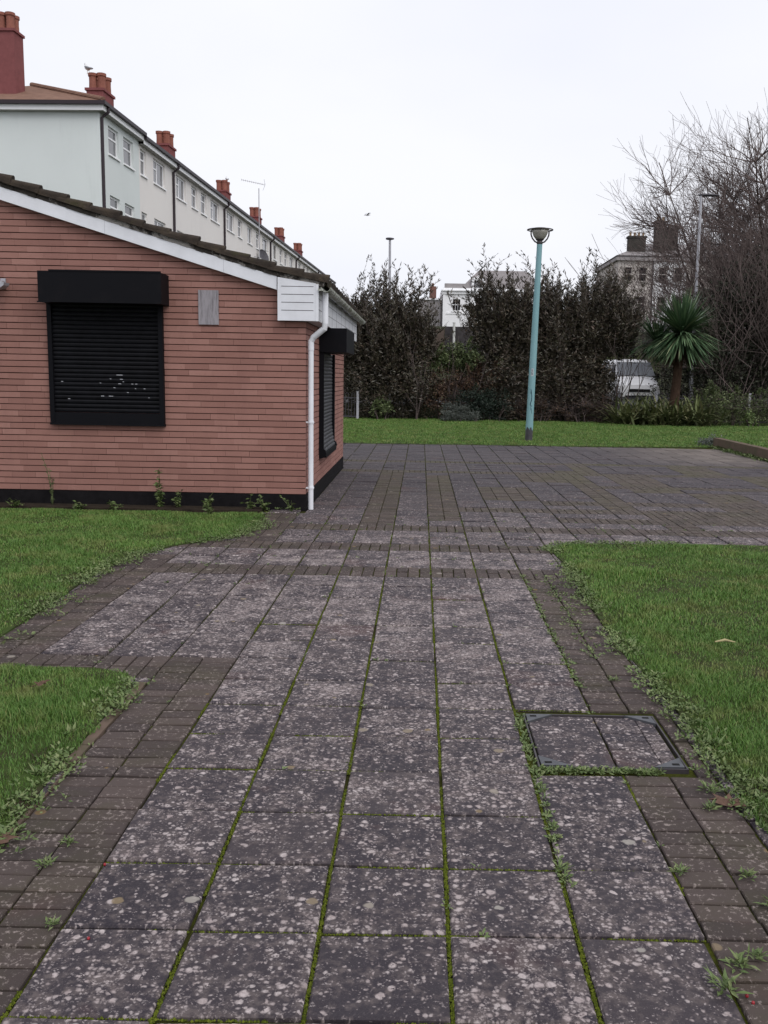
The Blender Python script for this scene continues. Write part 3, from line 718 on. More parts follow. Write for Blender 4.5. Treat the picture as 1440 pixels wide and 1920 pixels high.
# gutter
mb = MB(); gx, gz, gr = -1.175, 2.755, .060
def half(yv, r): return [(gx+r*math.cos(math.pi+a*math.pi/8), yv, gz+r*math.sin(math.pi+a*math.pi/8)) for a in range(9)]
for r, y0_, y1_ in ((gr, FY-.05, 18.8),):
    A_, B_ = half(y0_, r), half(y1_, r); A2, B2 = half(y0_, r-.006), half(y1_, r-.006)
    for k in range(8):
        mb.quad(A_[k], A_[k+1], B_[k+1], B_[k]); mb.quad(A2[k+1], A2[k], B2[k], B2[k+1]); mb.quad(A_[k], A2[k], A2[k+1], A_[k+1])
    mb.add(half(y1_, r), [tuple(range(9))])
gu = mb.build('gutter', M['gutter'], B)
for y in (FY-.052, 11.75, 12.75, 13.75, 14.75, 15.75, 16.75, 17.75):
    mb = MB(); A_, B_ = half(y, gr+.006), half(y+.035, gr+.006)
    for k in range(8): mb.quad(A_[k], A_[k+1], B_[k+1], B_[k])
    mb.box(ex1+.0015, gx-gr*.6, y+.004, y+.03, gz-.045, gz-.02); mb.build('gutter_bracket', M['gutter'], gu)
# downpipe
mb = MB(); px_, py_ = -1.378, 11.80
mb.tube([(gx-.02, FY+.10, gz-.05), (gx-.02, FY+.10, 2.33), (gx-.03, FY+.11, 2.27), (px_+.03, py_-.01, 2.16), (px_, py_, 2.11), (px_, py_, 2.0)], .038, 14)
mb.tube([(px_, py_, 2.0), (px_, py_, .0)], .034, 14)
for z in (2.02, 1.11, .28): mb.tube([(px_, py_, z-.02), (px_, py_, z+.02)], .0385, 14)
dp = mb.build('downpipe', M['white'], B, smooth=False)
for z in (1.11, .28):
    mb = MB(); mb.tube([(px_, py_, z-.008), (px_, py_, z+.008)], .043, 14); mb.box(px_-.062, px_-.02, py_-.03, py_+.03, z-.008, z+.008); mb.build('pipe_clip', M['white'], dp)
# roof
roof = MB()
TL = .33; sl = math.atan(RS); cs, ss = math.cos(sl), math.sin(sl)
def roofpt(s, off, y):                        # s: distance up the slope from the eaves edge, off: normal offset
    kick = .0
    x = -1.20-s*cs-off*ss*-1*0; z = 2.79+s*ss*1.0
    if s > .0: z = 2.79+(s*ss if s > .62 else s*ss*.66+max(0, 0))+(.0 if s <= .62 else 0)
    if s > .62: z = 2.79+.62*ss*.66+(s-.62)*ss
    return (x+off*ss, y, z+off*cs)
ncr = 17
for c in range(ncr):                          # tile field, each course a wavy sheet
    s0, s1 = c*TL-.02, (c+1)*TL+.05
    ys = np.arange(FY-.02, 18.7, .075); n_ = len(ys)
    lo, hi = [], []
    for y in ys:
        wv_ = .022*abs(math.sin((y-FY+.02)*math.pi/.30))**.6
        lo.append(roofpt(s0, .075+wv_+rnd.uniform(-.003, .003), y)); hi.append(roofpt(s1, .042+wv_, y))
    lo2 = [roofpt(s0, .0, y) for y in ys]
    b = len(roof.v); roof.v += lo+hi+lo2
    for k in range(n_-1):
        roof.f.append((b+k, b+k+1, b+n_+k+1, b+n_+k)); roof.f.append((b+2*n_+k, b+2*n_+k+1, b+k+1, b+k)); roof.mi += [0, 0]
ridge = roofpt(ncr*TL, .02, FY)
roof.quad((ridge[0], FY-.02, ridge[2]), (ridge[0], 18.7, ridge[2]), (ridge[0]-5, 18.7, ridge[2]-1.5), (ridge[0]-5, FY-.02, ridge[2]-1.5))
rf = roof.build('roof', M['tile'], B)
for c in range(ncr):                          # verge tiles, one by one
    s0, s1 = c*TL-.03+rnd.uniform(-.02, .02), (c+1)*TL+.06; vt = MB()
    rr = .042+rnd.uniform(-.004, .006); y0_ = FY-.035+rnd.uniform(-.008, .008)
    up0, up1 = .100+rnd.uniform(-.012, .016), .055
    pts0, pts1 = [], []
    for a in range(9):
        an = math.pi*a/8
        pts0.append(roofpt(s0, up0-.012+rr*math.sin(an), y0_+rr+.012-rr*math.cos(an)*1.25)); pts1.append(roofpt(s1, up1-.012+rr*math.sin(an), y0_+rr+.012-rr*math.cos(an)*1.25))
    pts0 = [roofpt(s0, .03, y0_)]+pts0+[roofpt(s0, -.005, y0_+.14)]; pts1 = [roofpt(s1, .02, y0_)]+pts1+[roofpt(s1, -.02, y0_+.14)]
    k_ = len(pts0)
    vt.add(pts0+pts1, [(a, a+1, a+1+k_, a+k_) for a in range(k_-1)]+[tuple(range(k_-1, -1, -1))])
    vt.build('verge_tile', M['tile'], rf, smooth=False)
mb = MB()                                     # mortar bedding under the verge
for c in range(60):
    s0, s1 = c*.095, (c+1)*.095+.004
    y0_ = FY-.006+rnd.uniform(-.008, .006); e = rnd.uniform(-.004, .004)
    a, b, c_, d = roofpt(s0, -.028+e, y0_), roofpt(s1, -.028+e, y0_), roofpt(s1, .085+e, y0_-.006), roofpt(s0, .085+e, y0_-.006)
    a2, b2, c2, d2 = [(p[0], FY+.1, p[2]) for p in (a, b, c_, d)]
    mb.add([a, b, c_, d, a2, b2, c2, d2], [(0, 3, 2, 1), (0, 1, 5, 4), (2, 3, 7, 6), (1, 2, 6, 5), (0, 4, 7, 3)])
mb.build('verge_mortar', M['vmortar'], rf)

# shutters
def slats(mb, a0, a1, z0, z1, pl, axis, bulge=lambda z: 0):
    n = int((z1-z0)/.052); dz = (z1-z0)/n; prof = []
    for k in range(n):
        for u, d in ((.04, 0), (.25, .009), (.6, .012), (.88, .006), (.96, -.004)):
            z = z0+(k+u)*dz; prof.append((z, d+bulge(z)))
    vs = []
    for z, d in prof:
        for a in (a0, a1): vs.append((a, pl-d, z) if axis == 'x' else (pl+d, a, z))
    mb.add(vs, [(2*k, 2*k+1, 2*k+3, 2*k+2) for k in range(len(prof)-1)])
# front one
wx0, wx1, wz0, wz1 = -4.605, -3.188, 1.057, 2.52
mb = MB(); slats(mb, wx0+.05, wx1-.05, wz0+.13, wz1, BY0-.022, 'x'); sh = mb.build('roller_shutter', M['blackslat'], B)
for xa in (wx0, wx1-.055):
    mb = MB(); mb.box(xa, xa+.055, BY0-.065, BY0+.004, wz0+.005, wz1); mb.build('guide_rail', M['black'], sh)
mb = MB(); mb.box(wx0+.056, wx1-.056, BY0-.058, BY0+.004, wz0+.002, wz0+.128); mb.box(wx0-.004, wx1+.004, BY0-.072, BY0+.004, wz0-.028, wz0+.0015); mb.build('bottom_bar', M['black'], sh)
bxp = BY0-.35
mb = MB(); z0_, z1_ = 2.505, 2.868
mb.box(-4.585, -3.115, bxp, BY0+.004, z0_, z1_); bx = mb.build('shutter_box', M['black'], sh)
mb = MB(); mb.box(-4.45, -3.112, bxp-.006, bxp-.0005, z1_-.004, z1_+.016); mb.box(-4.6, -4.45, bxp-.004, bxp-.0005, z0_-.006, z0_+.01); mb.build('box_flange', M['black'], bx)
mb = MB()
for cx_, cz_, w_ in [(1035, 95, 85), (960, 128, 22), (1050, 130, 40), (1035, 167, 40), (1140, 167, 26), (1172, 167, 28), (990, 200, 26), (1165, 205, 16), (1240, 205, 24), (1100, 238, 26), (890, 270, 45), (1275, 278, 14), (610, 297, 32), (558, 156, 26), (960, 270, 60), (1065, 150, 16), (875, 163, 20), (1365, 450, 18)]:
    xp, zp = (cx_/4.5)/148.6*1.0, cz_/4.5
    X_ = -5.285+xp; Z_ = 1.797-zp/148.6
    mb = MB(); mb.add([(X_-w_/14/148.6, BY0-.0385, Z_-.004), (X_+w_/14/148.6, BY0-.0385, Z_-.005), (X_+w_/17/148.6, BY0-.0385, Z_+.004), (X_-w_/15/148.6, BY0-.0385, Z_+.004)], [(0, 1, 2, 3)]); mb.build('paint_chip', M['steel'], sh)
# side one
mb = MB(); sy0, sy1 = 13.27, 15.0
slats(mb, sy0+.05, sy1-.05, .60, 2.02, BX+.02, 'y', lambda z: .055*max(0, (1.0-z)/.4)**2); sh = mb.build('roller_shutter', M['wslat'], B)
for ya in (sy0, sy1-.055):
    mb = MB(); mb.box(BX-.004, BX+.066, ya, ya+.055, .60, 2.02)
    mb.tube([(BX+.03, ya-.01, .60), (BX+.03, ya+.065, .60)], .075, 12); mb.build('guide_rail', M['black'], sh)
mb = MB(); mb.box(BX-.004, BX+.10, sy0+.056, sy1-.056, .53, .60); mb.build('bottom_bar', M['black'], sh)
mb = MB(); mb.box(BX-.004, BX+.385, sy0-.02, 14.75, 2.02, 2.35); mb.build('shutter_box', M['black'], sh)

# things fixed to the wall
mb = MB(); mb.box(-2.752, -2.505, BY0-.02, BY0-.003, 2.29, 2.705)
tag(mb.build('blank_board', M['board'], org=(-2.63, BY0, 2.5)), 'blank weathered grey board fixed to the brick wall right of the shutter', 'board')
t = thing('wall_light', 'grey floodlight on the brick wall at the left picture edge', 'light', (-5.12, BY0, 2.72))
mb = MB(); mb.box(-5.17, -5.11, BY0-.02, BY0-.002, 2.68, 2.80); mb.tube([(-5.14, BY0-.02, 2.76), (-5.12, BY0-.14, 2.745)], .018, 8); mb.build('bracket', M['steel'], t)
mb = MB(); mb.prism([(-5.30, 2.735), (-5.03, 2.735), (-5.04, 2.70), (-5.09, 2.665), (-5.30, 2.65)], BY0-.24, BY0-.09); mb.build('lamp_head', M['steel'], t)

# ------------------------------------------------------------------ terrace of houses
TP = np.array((-11.315, 34.0)); taz = R(2.27); td = np.array((math.sin(taz), math.cos(taz))); tn = np.array((td[1], -td[0]))
def TW(o, s, z): p = TP+td*s+tn*o; return (p[0], p[1], z)     # o outwards from the front, s along
def wall_holes(mb, s0, s1, z0, z1, holes, depth=.14):
    ss_ = sorted({s0, s1, *[h[0] for h in holes], *[h[1] for h in holes]}); zs = sorted({z0, z1, *[h[2] for h in holes], *[h[3] for h in holes]})
    for a in range(len(ss_)-1):
        for b in range(len(zs)-1):
            cs_, cz = (ss_[a]+ss_[a+1])/2, (zs[b]+zs[b+1])/2
            if any(h[0] < cs_ < h[1] and h[2] < cz < h[3] for h in holes): continue
            mb.quad(TW(0, ss_[a], zs[b]), TW(0, ss_[a+1], zs[b]), TW(0, ss_[a+1], zs[b+1]), TW(0, ss_[a], zs[b+1]))
    for h in holes:
        a, b, c, d = h
        for p, q_ in (((a, c), (b, c)), ((b, c), (b, d)), ((b, d), (a, d)), ((a, d), (a, c))):
            mb.quad(TW(0, *p), TW(0, *q_), TW(-depth, *q_), TW(-depth, *p))
allwin = [(.78, 1.80), (2.29, 3.35), (4.15, 4.85), (5.73, 7.25), (8.85, 10.3), (11.23, 12.2), (12.85, 13.85), (14.65, 16.3), (17.92, 19.6), (20.5, 21.5), (22.93, 24.2), (25.28, 26.3), (27.18, 28.9), (30.63, 31.9), (33.0, 34.0), (34.8, 35.9), (36.83, 38.4), (40.54, 41.9), (42.8, 43.8), (44.7, 45.6), (46.7, 48.2), (50.0, 51.5), (52.8, 53.9), (56.2, 57.4), (58.0, 59.2)]
bounds = [0, 4.0, 12.52, 21.95, 31.5, 40.2, 49.0, 55.5, 60.4]
names = ['mint green end house of the terrace with a tall red chimney', 'cream terrace house next to the mint green end house', 'cream terrace house third from the mint green near end', 'cream terrace house with the tall television aerial and grey dish', 'cream terrace house just beyond the one with the aerial', 'cream terrace house third from the far end of the row', 'narrow cream terrace house next to the far mint green end', 'small mint green end house at the far end of the terrace']
EZ = 10.46
chims = {0: [3.05], 1: [10.9], 2: [21.6], 3: [30.2], 4: [38.6], 5: [46.8], 6: [], 7: []}
pipes = {0: [.10], 1: [8.35], 2: [17.3], 3: [29.6], 4: [39.4], 5: [], 6: [49.5], 7: [60.2]}
DEP = 8.0
for h in range(8):
    s0, s1 = bounds[h], bounds[h+1]; ez = EZ+(.11 if h == 0 else 0)
    wm = M['mint'] if h in (0, 7) else M['cream']
    o3 = TW(-DEP/2, (s0+s1)/2, .3)
    t = thing('terrace_house', names[h], 'house', o3, 'houses of the terrace')
    ws = [q_ for q_ in allwin if s0 < q_[0] < s1]
    holes = []
    for a, b in ws:
        for zt, zb_ in ((10.33, 9.36), (7.95, 6.98), (5.55, 4.58)): holes.append((a, b, zb_, zt))
    mb = MB(); wall_holes(mb, s0, s1, -.1, ez, holes)
    if h == 0: mb.quad(TW(0, s0, -.1), TW(0, s0, ez), TW(-DEP, s0, ez), TW(-DEP, s0, -.1))
    else: mb.quad(TW(-.001, s0, -.1), TW(-.001, s0, ez), TW(-DEP, s0, ez), TW(-DEP, s0, -.1))
    mb.quad(TW(-.001, s1, -.1), TW(-DEP, s1, -.1), TW(-DEP, s1, ez), TW(-.001, s1, ez)); mb.quad(TW(-DEP, s0, -.1), TW(-DEP, s0, ez), TW(-DEP, s1, ez), TW(-DEP, s1, -.1))
    mb.build('wall', wm, t)
    for (a, b, zb_, zt) in holes:
        if zb_ < 6 and h > 2: continue
        mb = MB(); fr = .075; dp_ = -.09
        def fb(a_, b_, c_, d_): mb.box(dp_-.03, dp_+.012, a_, b_, c_, d_, TW)
        fb(a+.002, a+fr, zb_+.002, zt-.002); fb(b-fr, b-.002, zb_+.002, zt-.002); fb(a+fr, b-fr, zt-fr, zt-.002); fb(a+fr, b-fr, zb_+.002, zb_+fr)
        wide = b-a > 1.15; mid = a+(b-a)*(.42 if wide else .5); tz = zb_+(zt-zb_)*.62
        if wide: fb(mid-.04, mid+.04, zb_+fr, zt-fr); fb(a+fr, mid-.04, tz-.03, tz+.03)
        else: fb(a+fr, b-fr, tz-.03, tz+.03)
        w_ = mb.build('window', M['winwhite'], t)
        mb = MB()
        parts = [(a+fr, mid, zb_+fr, tz), (a+fr, mid, tz, zt-fr), (mid, b-fr, zb_+fr, zt-fr)] if wide else [(a+fr, b-fr, zb_+fr, tz), (a+fr, b-fr, tz, zt-fr)]
        for p in parts: mb.quad(TW(dp_-.012, p[0], p[2]), TW(dp_-.012, p[1], p[2]), TW(dp_-.012, p[1], p[3]), TW(dp_-.012, p[0], p[3]))
        mb.build('pane', M['glass'], w_)
        mb = MB(); mb.box(-.128, .06, a-.05, b+.05, zb_-.055, zb_-.002, TW); mb.build('sill', M['winwhite'], w_)
    # eaves
    mb = MB(); e0 = s0-(.25 if h == 0 else 0); e1 = s1+(.25 if h == 7 else 0)
    mb.box(.20, .225, e0, e1, ez+.0, ez+.27, TW)
    if h == 0: mb.box(-DEP, .199, e0, e0+.025, ez, ez+.27, TW)
    mb.build('fascia', M['winwhite'], t)
    mb = MB(); mb.box(.001, .199, e0+.03, e1, ez-.012, ez+.008, TW)
    if h == 0: mb.box(-DEP, .0, e0+.026, s0-.002, ez-.012, ez+.008, TW)
    mb.build('soffit', M['reveal'], t)
    mb = MB(); mb.box(.226, .34, e0-.02, e1, ez+.17, ez+.29, TW)
    if h == 0: mb.box(-DEP, .34, e0-.13, e0-.021, ez+.17, ez+.29, TW)
    mb.build('gutter', M['dgutter'], t)
    # roof
    mb = MB(); rz = ez+.30; rp_ = 1.62; oe = .26
    if h == 0:
        a0 = e0-.06; hip = 4.0
        P1, P2, P3, P4 = TW(oe, a0, rz), TW(oe, s1, rz), TW(-DEP/2, s1, rz+rp_), TW(-DEP/2, a0+hip, rz+rp_); P5, P6 = TW(-DEP-oe, a0, rz), TW(-DEP-oe, s1, rz)
        mb.add([P1, P2, P3, P4, P5, P6], [(0, 1, 2, 3), (0, 3, 4), (3, 2, 5, 4), (0, 4, 5, 1)])
    elif h == 7:
        a0 = e1+.06; hip = 4.0
        P1, P2, P3, P4 = TW(oe, a0, rz), TW(oe, s0, rz), TW(-DEP/2, s0, rz+rp_), TW(-DEP/2, a0-hip, rz+rp_); P5, P6 = TW(-DEP-oe, a0, rz), TW(-DEP-oe, s0, rz)
        mb.add([P1, P2, P3, P4, P5, P6], [(1, 0, 3, 2), (3, 0, 4), (2, 3, 4, 5), (4, 0, 1, 5)])
    else:
        mb.prism([(oe, rz), (-DEP/2, rz+rp_), (-DEP-oe, rz)], s0, s1, lambda o_, s_, z_: TW(o_, s_, z_))
    rf = mb.build('roof', M['troof'], t)
    if h == 0:
        mb = MB(); pp = [TW(oe, e0-.06, rz+.03), TW(-DEP/2, e0-.06+4.0, rz+rp_+.03)]; mb.tube(pp, .09, 8); mb.build('hip_tile', M['troof'], rf)
    cl_ = [(c, -1.1, 1.1, .62) for c in chims[h]]
    if h == 0: cl_.append((1.6, -3.85, .75, .72))
    for (c, o_, ln, wd) in cl_:
        big = o_ < -2
        top = 13.62 if big else ez+1.42
        mb = MB(); mb.box(o_-wd/2, o_+wd/2, c-ln/2, c+ln/2, rz-.05, top, TW)
        mb.box(o_-wd/2-.05, o_+wd/2+.05, c-ln/2-.05, c+ln/2+.05, top+.001, top+.09, TW); ch_ = mb.build('chimney', M['chim'], rf)
        for ps in ((-.27, .27) if not big else (-.17, .17)):
            for po in (-.16, .17):
                pc = TW(o_+po, c+ps*1.0, top+.09); mb = MB()
                mb.lathe([(.15, 0), (.14, .30), (.145, .46), (.175, .48), (.175, .58), (.12, .585)], pc, 12); mb.build('chimney_pot', M['pot'], ch_, smooth=False)
    for c in pipes[h]:
        mb = MB(); mb.tube([TW(.28, c, ez+.18), TW(.28, c, ez+.02), TW(.06, c-.05, ez-.18), TW(.06, c-.05, -.1)], .055, 8); mb.build('downpipe', M['dgutter'], t)
# aerial and dish on the terrace
t = thing('tv_aerial', 'tall thin television aerial on a mast against the cream terrace', 'aerial', TW(.3, 24.6, 8.4))
mb = MB(); mb.tube([TW(.35, 24.6, 8.5), TW(.35, 24.55, 12.75)], .028, 6); mb.build('mast', M['steel'], t)
mb = MB(); mb.tube([TW(.02, 24.6, 8.75), TW(.35, 24.6, 8.75)], .02, 6); mb.tube([TW(.02, 24.6, 8.55), TW(.35, 24.6, 8.55)], .02, 6); mb.build('bracket', M['steel'], t)
mb = MB(); p0 = np.array(TW(.0, 23.6, 12.95)); bd = np.array((1.35, .25, -.22))
mb.tube([p0-bd*.35, p0+bd*.62], .013, 5)
for k in range(12):
    c = p0-bd*.35+bd*.97*k/11; L_ = .10+.008*k; mb.tube([c-np.array((.12, -.4, .02))*L_*2, c+np.array((.12, -.4, .02))*L_*2], .006, 4); mb.tube([c+np.array((0, 0, -.07)), c+np.array((0, 0, .07))], .006, 4)
c = p0+bd*.62; mb.tube([c+np.array((0, 0, .30)), c+np.array((.06, 0, 0))], .010, 4); mb.tube([c+np.array((.06, 0, 0)), c+np.array((-.08, 0, -.34))], .010, 4)
mb.build('antenna', M['steel'], t)
t = thing('satellite_dish', 'grey satellite dish on the cream terrace wall below the aerial', 'dish', TW(.2, 25.6, 8.9))
mb = MB(); c = np.array(TW(.38, 25.7, 8.92)); fw = Vector((.78, -.45, .35)).normalized(); u_ = fw.cross(Vector((0, 0, 1))).normalized(); v_ = fw.cross(u_)
vs = []
for rr_, dd_ in ((.02, -.08), (.2, -.06), (.34, -.02), (.44, .03)):
    for k in range(18):
        a = 2*math.pi*k/18; vs.append(tuple(Vector(c)+u_*rr_*math.cos(a)+v_*rr_*math.sin(a)+fw*dd_))
mb.add(vs, [(r*18+k, r*18+(k+1) % 18, (r+1)*18+(k+1) % 18, (r+1)*18+k) for r in range(3) for k in range(18)]+[tuple(range(18))]); mb.build('reflector', M['dsteel'], t)
mb = MB(); mb.tube([TW(0, 25.6, 8.8), tuple(Vector(c)-fw*.08)], .03, 6); mb.tube([tuple(Vector(c)-v_*.4), tuple(Vector(c)+fw*.45-v_*.1)], .012, 5); mb.build('arm', M['dsteel'], t)

# ------------------------------------------------------------------ gulls
def gull(loc, yaw, label, flying=False, s=1.0):
    t = thing('gull', label, 'gull', loc, 'gulls'); L = Vector(loc); cy_, sy_ = math.cos(yaw), math.sin(yaw)
    def P(a, b, c): return (L.x+s*(a*cy_-b*sy_), L.y+s*(a*sy_+b*cy_), L.z+s*c)
    if flying: pts = [(-.26, 0, -.02), (-.16, 0, 0), (0, 0, 0), (.14, 0, .02), (.20, 0, .04), (.25, 0, .04)]; rad = [.015, .05, .075, .055, .045, .02]
    else: pts = [(-.26, 0, .14), (-.14, 0, .17), (0, 0, .20), (.12, 0, .25), (.15, 0, .32), (.17, 0, .37), (.20, 0, .39), (.22, 0, .385)]; rad = [.012, .045, .085, .075, .045, .045, .045, .02]
    mb = MB(); mb.tube([P(*p) for p in pts], [r*s for r in rad], 10); mb.build('body', M['featherw'], t, smooth=True)
    mb = MB(); e = pts[-1]; mb.tube([P(*e), P(e[0]+.06, 0, e[2]-.015)], [.014*s, .004*s], 6); mb.build('beak', M['beak'], t)
    for sd_ in (-1, 1):
        mb = MB()
        if flying:
            o = [(.08, 0, .03), (.12, .28, .16), (.02, .66, .06), (-.02, .64, .055), (-.03, .28, .14), (-.10, 0, .03)]
            mb.add([P(a, b*sd_, c) for a, b, c in o]+[P(a, b*sd_, c-.015) for a, b, c in o], [(0, 1, 4, 5), (1, 2, 3, 4), (6, 11, 10, 7), (7, 10, 9, 8), (0, 6, 7, 1), (1, 7, 8, 2), (2, 8, 9, 3), (3, 9, 10, 4), (4, 10, 11, 5)])
        else: mb.tube([P(.10, .07*sd_, .26), P(-.05, .085*sd_, .21), P(-.22, .05*sd_, .16), P(-.33, .02*sd_, .14)], [.03*s, .045*s, .025*s, .006*s], 8)
        mb.build('wing', M['featherg'], t)
        if not flying:
            mb = MB(); mb.tube([P(.0, .035*sd_, .14), P(.01, .035*sd_, .0), P(.05, .035*sd_, .0)], .008*s, 5); mb.build('leg', M['beak'], t)
gull((-12.62, 36.8, 12.64), 2.4, 'white and grey gull standing on the chimney of the mint green house', s=1.0)
gull(TW(-.93, 21.9, 12.56), 2.0, 'gull standing on the chimney of the third terrace house', s=.85)
gull((-3.52, 60, 11.55), .5, 'gull flying in the pale sky above the shrubs', True, .75)

# ------------------------------------------------------------------ lamp posts
t = thing('street_lamp', 'turquoise street lamp with round lantern standing in the grass strip', 'street lamp', (2.96, 25.5, 0))
def lp(z): return (2.96+.021*z, 25.5)
mb = MB(); mb.tube([(*lp(.42), .42), (*lp(1.9), 1.9), (*lp(5.24), 5.24)], [.098, .094, .072], 16); post = mb.build('post', M['turq'], t, smooth=False)
mb = MB(); mb.tube([(*lp(-.1), -.1), (*lp(.43), .43)], [.103, .101], 16); mb.build('base_sleeve', M['dsteel'], t)
cz = 5.24; cx_ = lp(5.24)[0]; cc = (cx_, 25.5, 0)
mb = MB(); mb.lathe([(.072, cz-.02), (.085, cz+.02), (.07, cz+.06), (.06, cz+.08)], cc, 16); mb.build('collar', M['lampdark'], t)
mb = MB(); mb.lathe([(.05, cz+.075), (.10, cz+.10), (.17, cz+.19), (.205, cz+.28), (.215, cz+.35), (.20, cz+.352)], cc, 24); mb.build('lantern_bowl', M['lantern'], t, smooth=True)
mb = MB(); mb.lathe([(.05, cz+.06), (.10, cz+.09), (.115, cz+.118), (.10, cz+.119)], cc, 20); mb.build('bowl_seat', M['lampdark'], t)
mb = MB(); mb.lathe([(.235, cz+.345), (.24, cz+.365), (.19, cz+.395), (.08, cz+.412), (.01, cz+.415)], cc, 24); mb.build('hood', M['lamphood'], t)
mb = MB()
ring = [(cx_+.335*math.cos(2*math.pi*k/36), 25.5+.335*math.sin(2*math.pi*k/36), cz+.352) for k in range(37)]; mb.tube(ring, .014, 8)
for a in (0, math.pi/2, math.pi, 1.5*math.pi): mb.tube([(cx_+.23*math.cos(a), 25.5+.23*math.sin(a), cz+.352), (cx_+.335*math.cos(a), 25.5+.335*math.sin(a), cz+.352)], .012, 6)
mb.build('ring', M['lampdark'], t)
for a in (.1, math.pi+.1):
    mb = MB(); pr = [(.06, .02), (.13, .05), (.20, .13), (.238, .22), (.243, .33)]
    mb.tube([(cx_+r*math.cos(a), 25.5+r*math.sin(a), cz+z) for r, z in pr], .02, 8); mb.build('bracket_arm', M['lampdark'], t)
def onpost(a, z, r=.0985): x_, y_ = lp(z); rr_ = .098-(z-.42)*.0045+.0015; return (x_+rr_*math.sin(a), y_-rr_*math.cos(a), z)
mb = MB(); K = 6
for k in range(K):
    a0, a1 = -.55+k*.75/K, -.55+(k+1)*.75/K; mb.quad(onpost(a0, 1.77), onpost(a1, 1.77), onpost(a1, 1.97), onpost(a0, 1.97))
stk_ = mb.build('sticker', M['sticker'], post)
mb = MB()
def onp2(a, z): p = onpost(a, z); x_, y_ = lp(z); return (x_+(p[0]-x_)*1.02, y_+(p[1]-y_)*1.02, z)
for (a0, a1, z0, z1) in ((-.36, -.30, 1.90, 1.94), (-.30, -.10, 1.925, 1.945), (-.16, -.08, 1.88, 1.93), (-.34, -.18, 1.86, 1.88), (-.34, -.28, 1.80, 1.86), (-.2, -.06, 1.80, 1.85), (-.30, -.2, 1.83, 1.845)):
    mb.quad(onp2(a0, z0), onp2(a1, z0), onp2(a1, z1), onp2(a0, z1))
mb.build('printed_mark', M['inkred'], stk_)
mb = MB(); gp = [(-.25, 1.42), (-.10, 1.36), (.05, 1.27), (.10, 1.20), (.05, 1.12), (-.15, 1.05), (-.2, 1.0), (-.05, .965), (.22, .975), (.26, .985)]
for (a, z), (b, z2) in zip(gp, gp[1:]):
    w_ = .012; mb.quad(onp2(a-.10, z), onp2(b-.10, z2), onp2(b+.10, z2-.008), onp2(a+.10, z-.008))
for (a, z), (b, z2) in (((-.02, .95), (.02, .86)), ((.10, .90), (.35, .77)), ((-.3, 1.36), (-.2, 1.30))): mb.quad(onp2(a-.05, z), onp2(b-.05, z2), onp2(b+.05, z2), onp2(a+.05, z))
mb.build('graffiti_mark', M['ink'], post)
mb = MB()                                    # torn lower edge of the paint sleeve
for k in range(16):
    a0, a1 = 2*math.pi*k/16, 2*math.pi*(k+1)/16; d0 = .36+.05*math.sin(k*2.3)+.02*math.cos(k*5)
    x_, y_ = lp(.4); mb.quad((x_+.1035*math.sin(a0), y_-.1035*math.cos(a0), d0), (x_+.1035*math.sin(a1), y_-.1035*math.cos(a1), .36+.05*math.sin((k+1)*2.3)+.02*math.cos((k+1)*5)), (x_+.1035*math.sin(a1), y_-.1035*math.cos(a1), .46), (x_+.1035*math.sin(a0), y_-.1035*math.cos(a0), .46))
mb.build('paint_edge', M['turq'], post)
def road_lamp(x, y, z0, z1, head, label):
    t = thing('road_lamp', label, 'street lamp', (x, y, z0), 'grey road lamps')
    mb = MB(); mb.tube([(x, y, z0-.2), (x-.02, y, z0+1.3), (x-.02, y, z0+1.35), (x-.06, y, z1)], [.10, .10, .075, .055], 12); mb.build('column', M['steel'], t)
    a0, a1 = head
    pts = [(x-.06+a0, y, z1+.0), (x-.06+a0+(a1-a0)*.2, y, z1+.02), (x-.06+(a0+a1)/2, y, z1+.01), (x-.06+a1, y, z1+.045)]
    mb = MB(); n_ = 12; prof_ = [(0, .03, .035), (.2, .11, .06), (.55, .14, .06), (.85, .09, .045), (1, .02, .02)]; vs = []
    for u, ry, rz_ in prof_:
        for k in range(n_): an = 2*math.pi*k/n_; vs.append((x-.06+a0+(a1-a0)*u, y+ry*math.cos(an), z1+.03+rz_*math.sin(an)))
    mb.add(vs, [(r*n_+k, r*n_+(k+1) % n_, (r+1)*n_+(k+1) % n_, (r+1)*n_+k) for r in range(4) for k in range(n_)]+[tuple(range(n_)), tuple(range(4*n_, 5*n_))]); mb.build('lamp_head', M['dsteel'], t)
road_lamp(11.46, 40.0, .5, 9.28, (-.12, .75), 'tall grey road lamp rising behind the palm at right')
road_lamp(-1.55, 46, .56, 8.15, (-.2, .2), 'grey road lamp rising from the left shrub')

# ------------------------------------------------------------------ plants
def segs_mesh(name, segs, mat, parent, k=4):
    S_ = np.array(segs, float)                 # p0(3) p1(3) r0 r1
    p0, p1, r0, r1 = S_[:, :3], S_[:, 3:6], S_[:, 6], S_[:, 7]
    d = p1-p0; d /= np.linalg.norm(d, axis=1, keepdims=True)+1e-9
    a = np.where(np.abs(d[:, 2:3]) < .9, [[0, 0, 1.]], [[1., 0, 0]]); u = np.cross(d, a); u /= np.linalg.norm(u, axis=1, keepdims=True); v = np.cross(d, u)
    ring = []
    for p, r in ((p0, r0), (p1, r1)):
        for q_ in range(k):
            an = 2*np.pi*q_/k; ring.append(p+r[:, None]*(np.cos(an)*u+np.sin(an)*v))
    V = np.stack(ring, 1).reshape(-1, 3); b = (np.arange(len(S_))*2*k)[:, None]
    Fq = np.concatenate([b+np.array((q_, (q_+1) % k, k+(q_+1) % k, k+q_)) for q_ in range(k)])
    return np_mesh(name, V, [Fq], mat, parent)
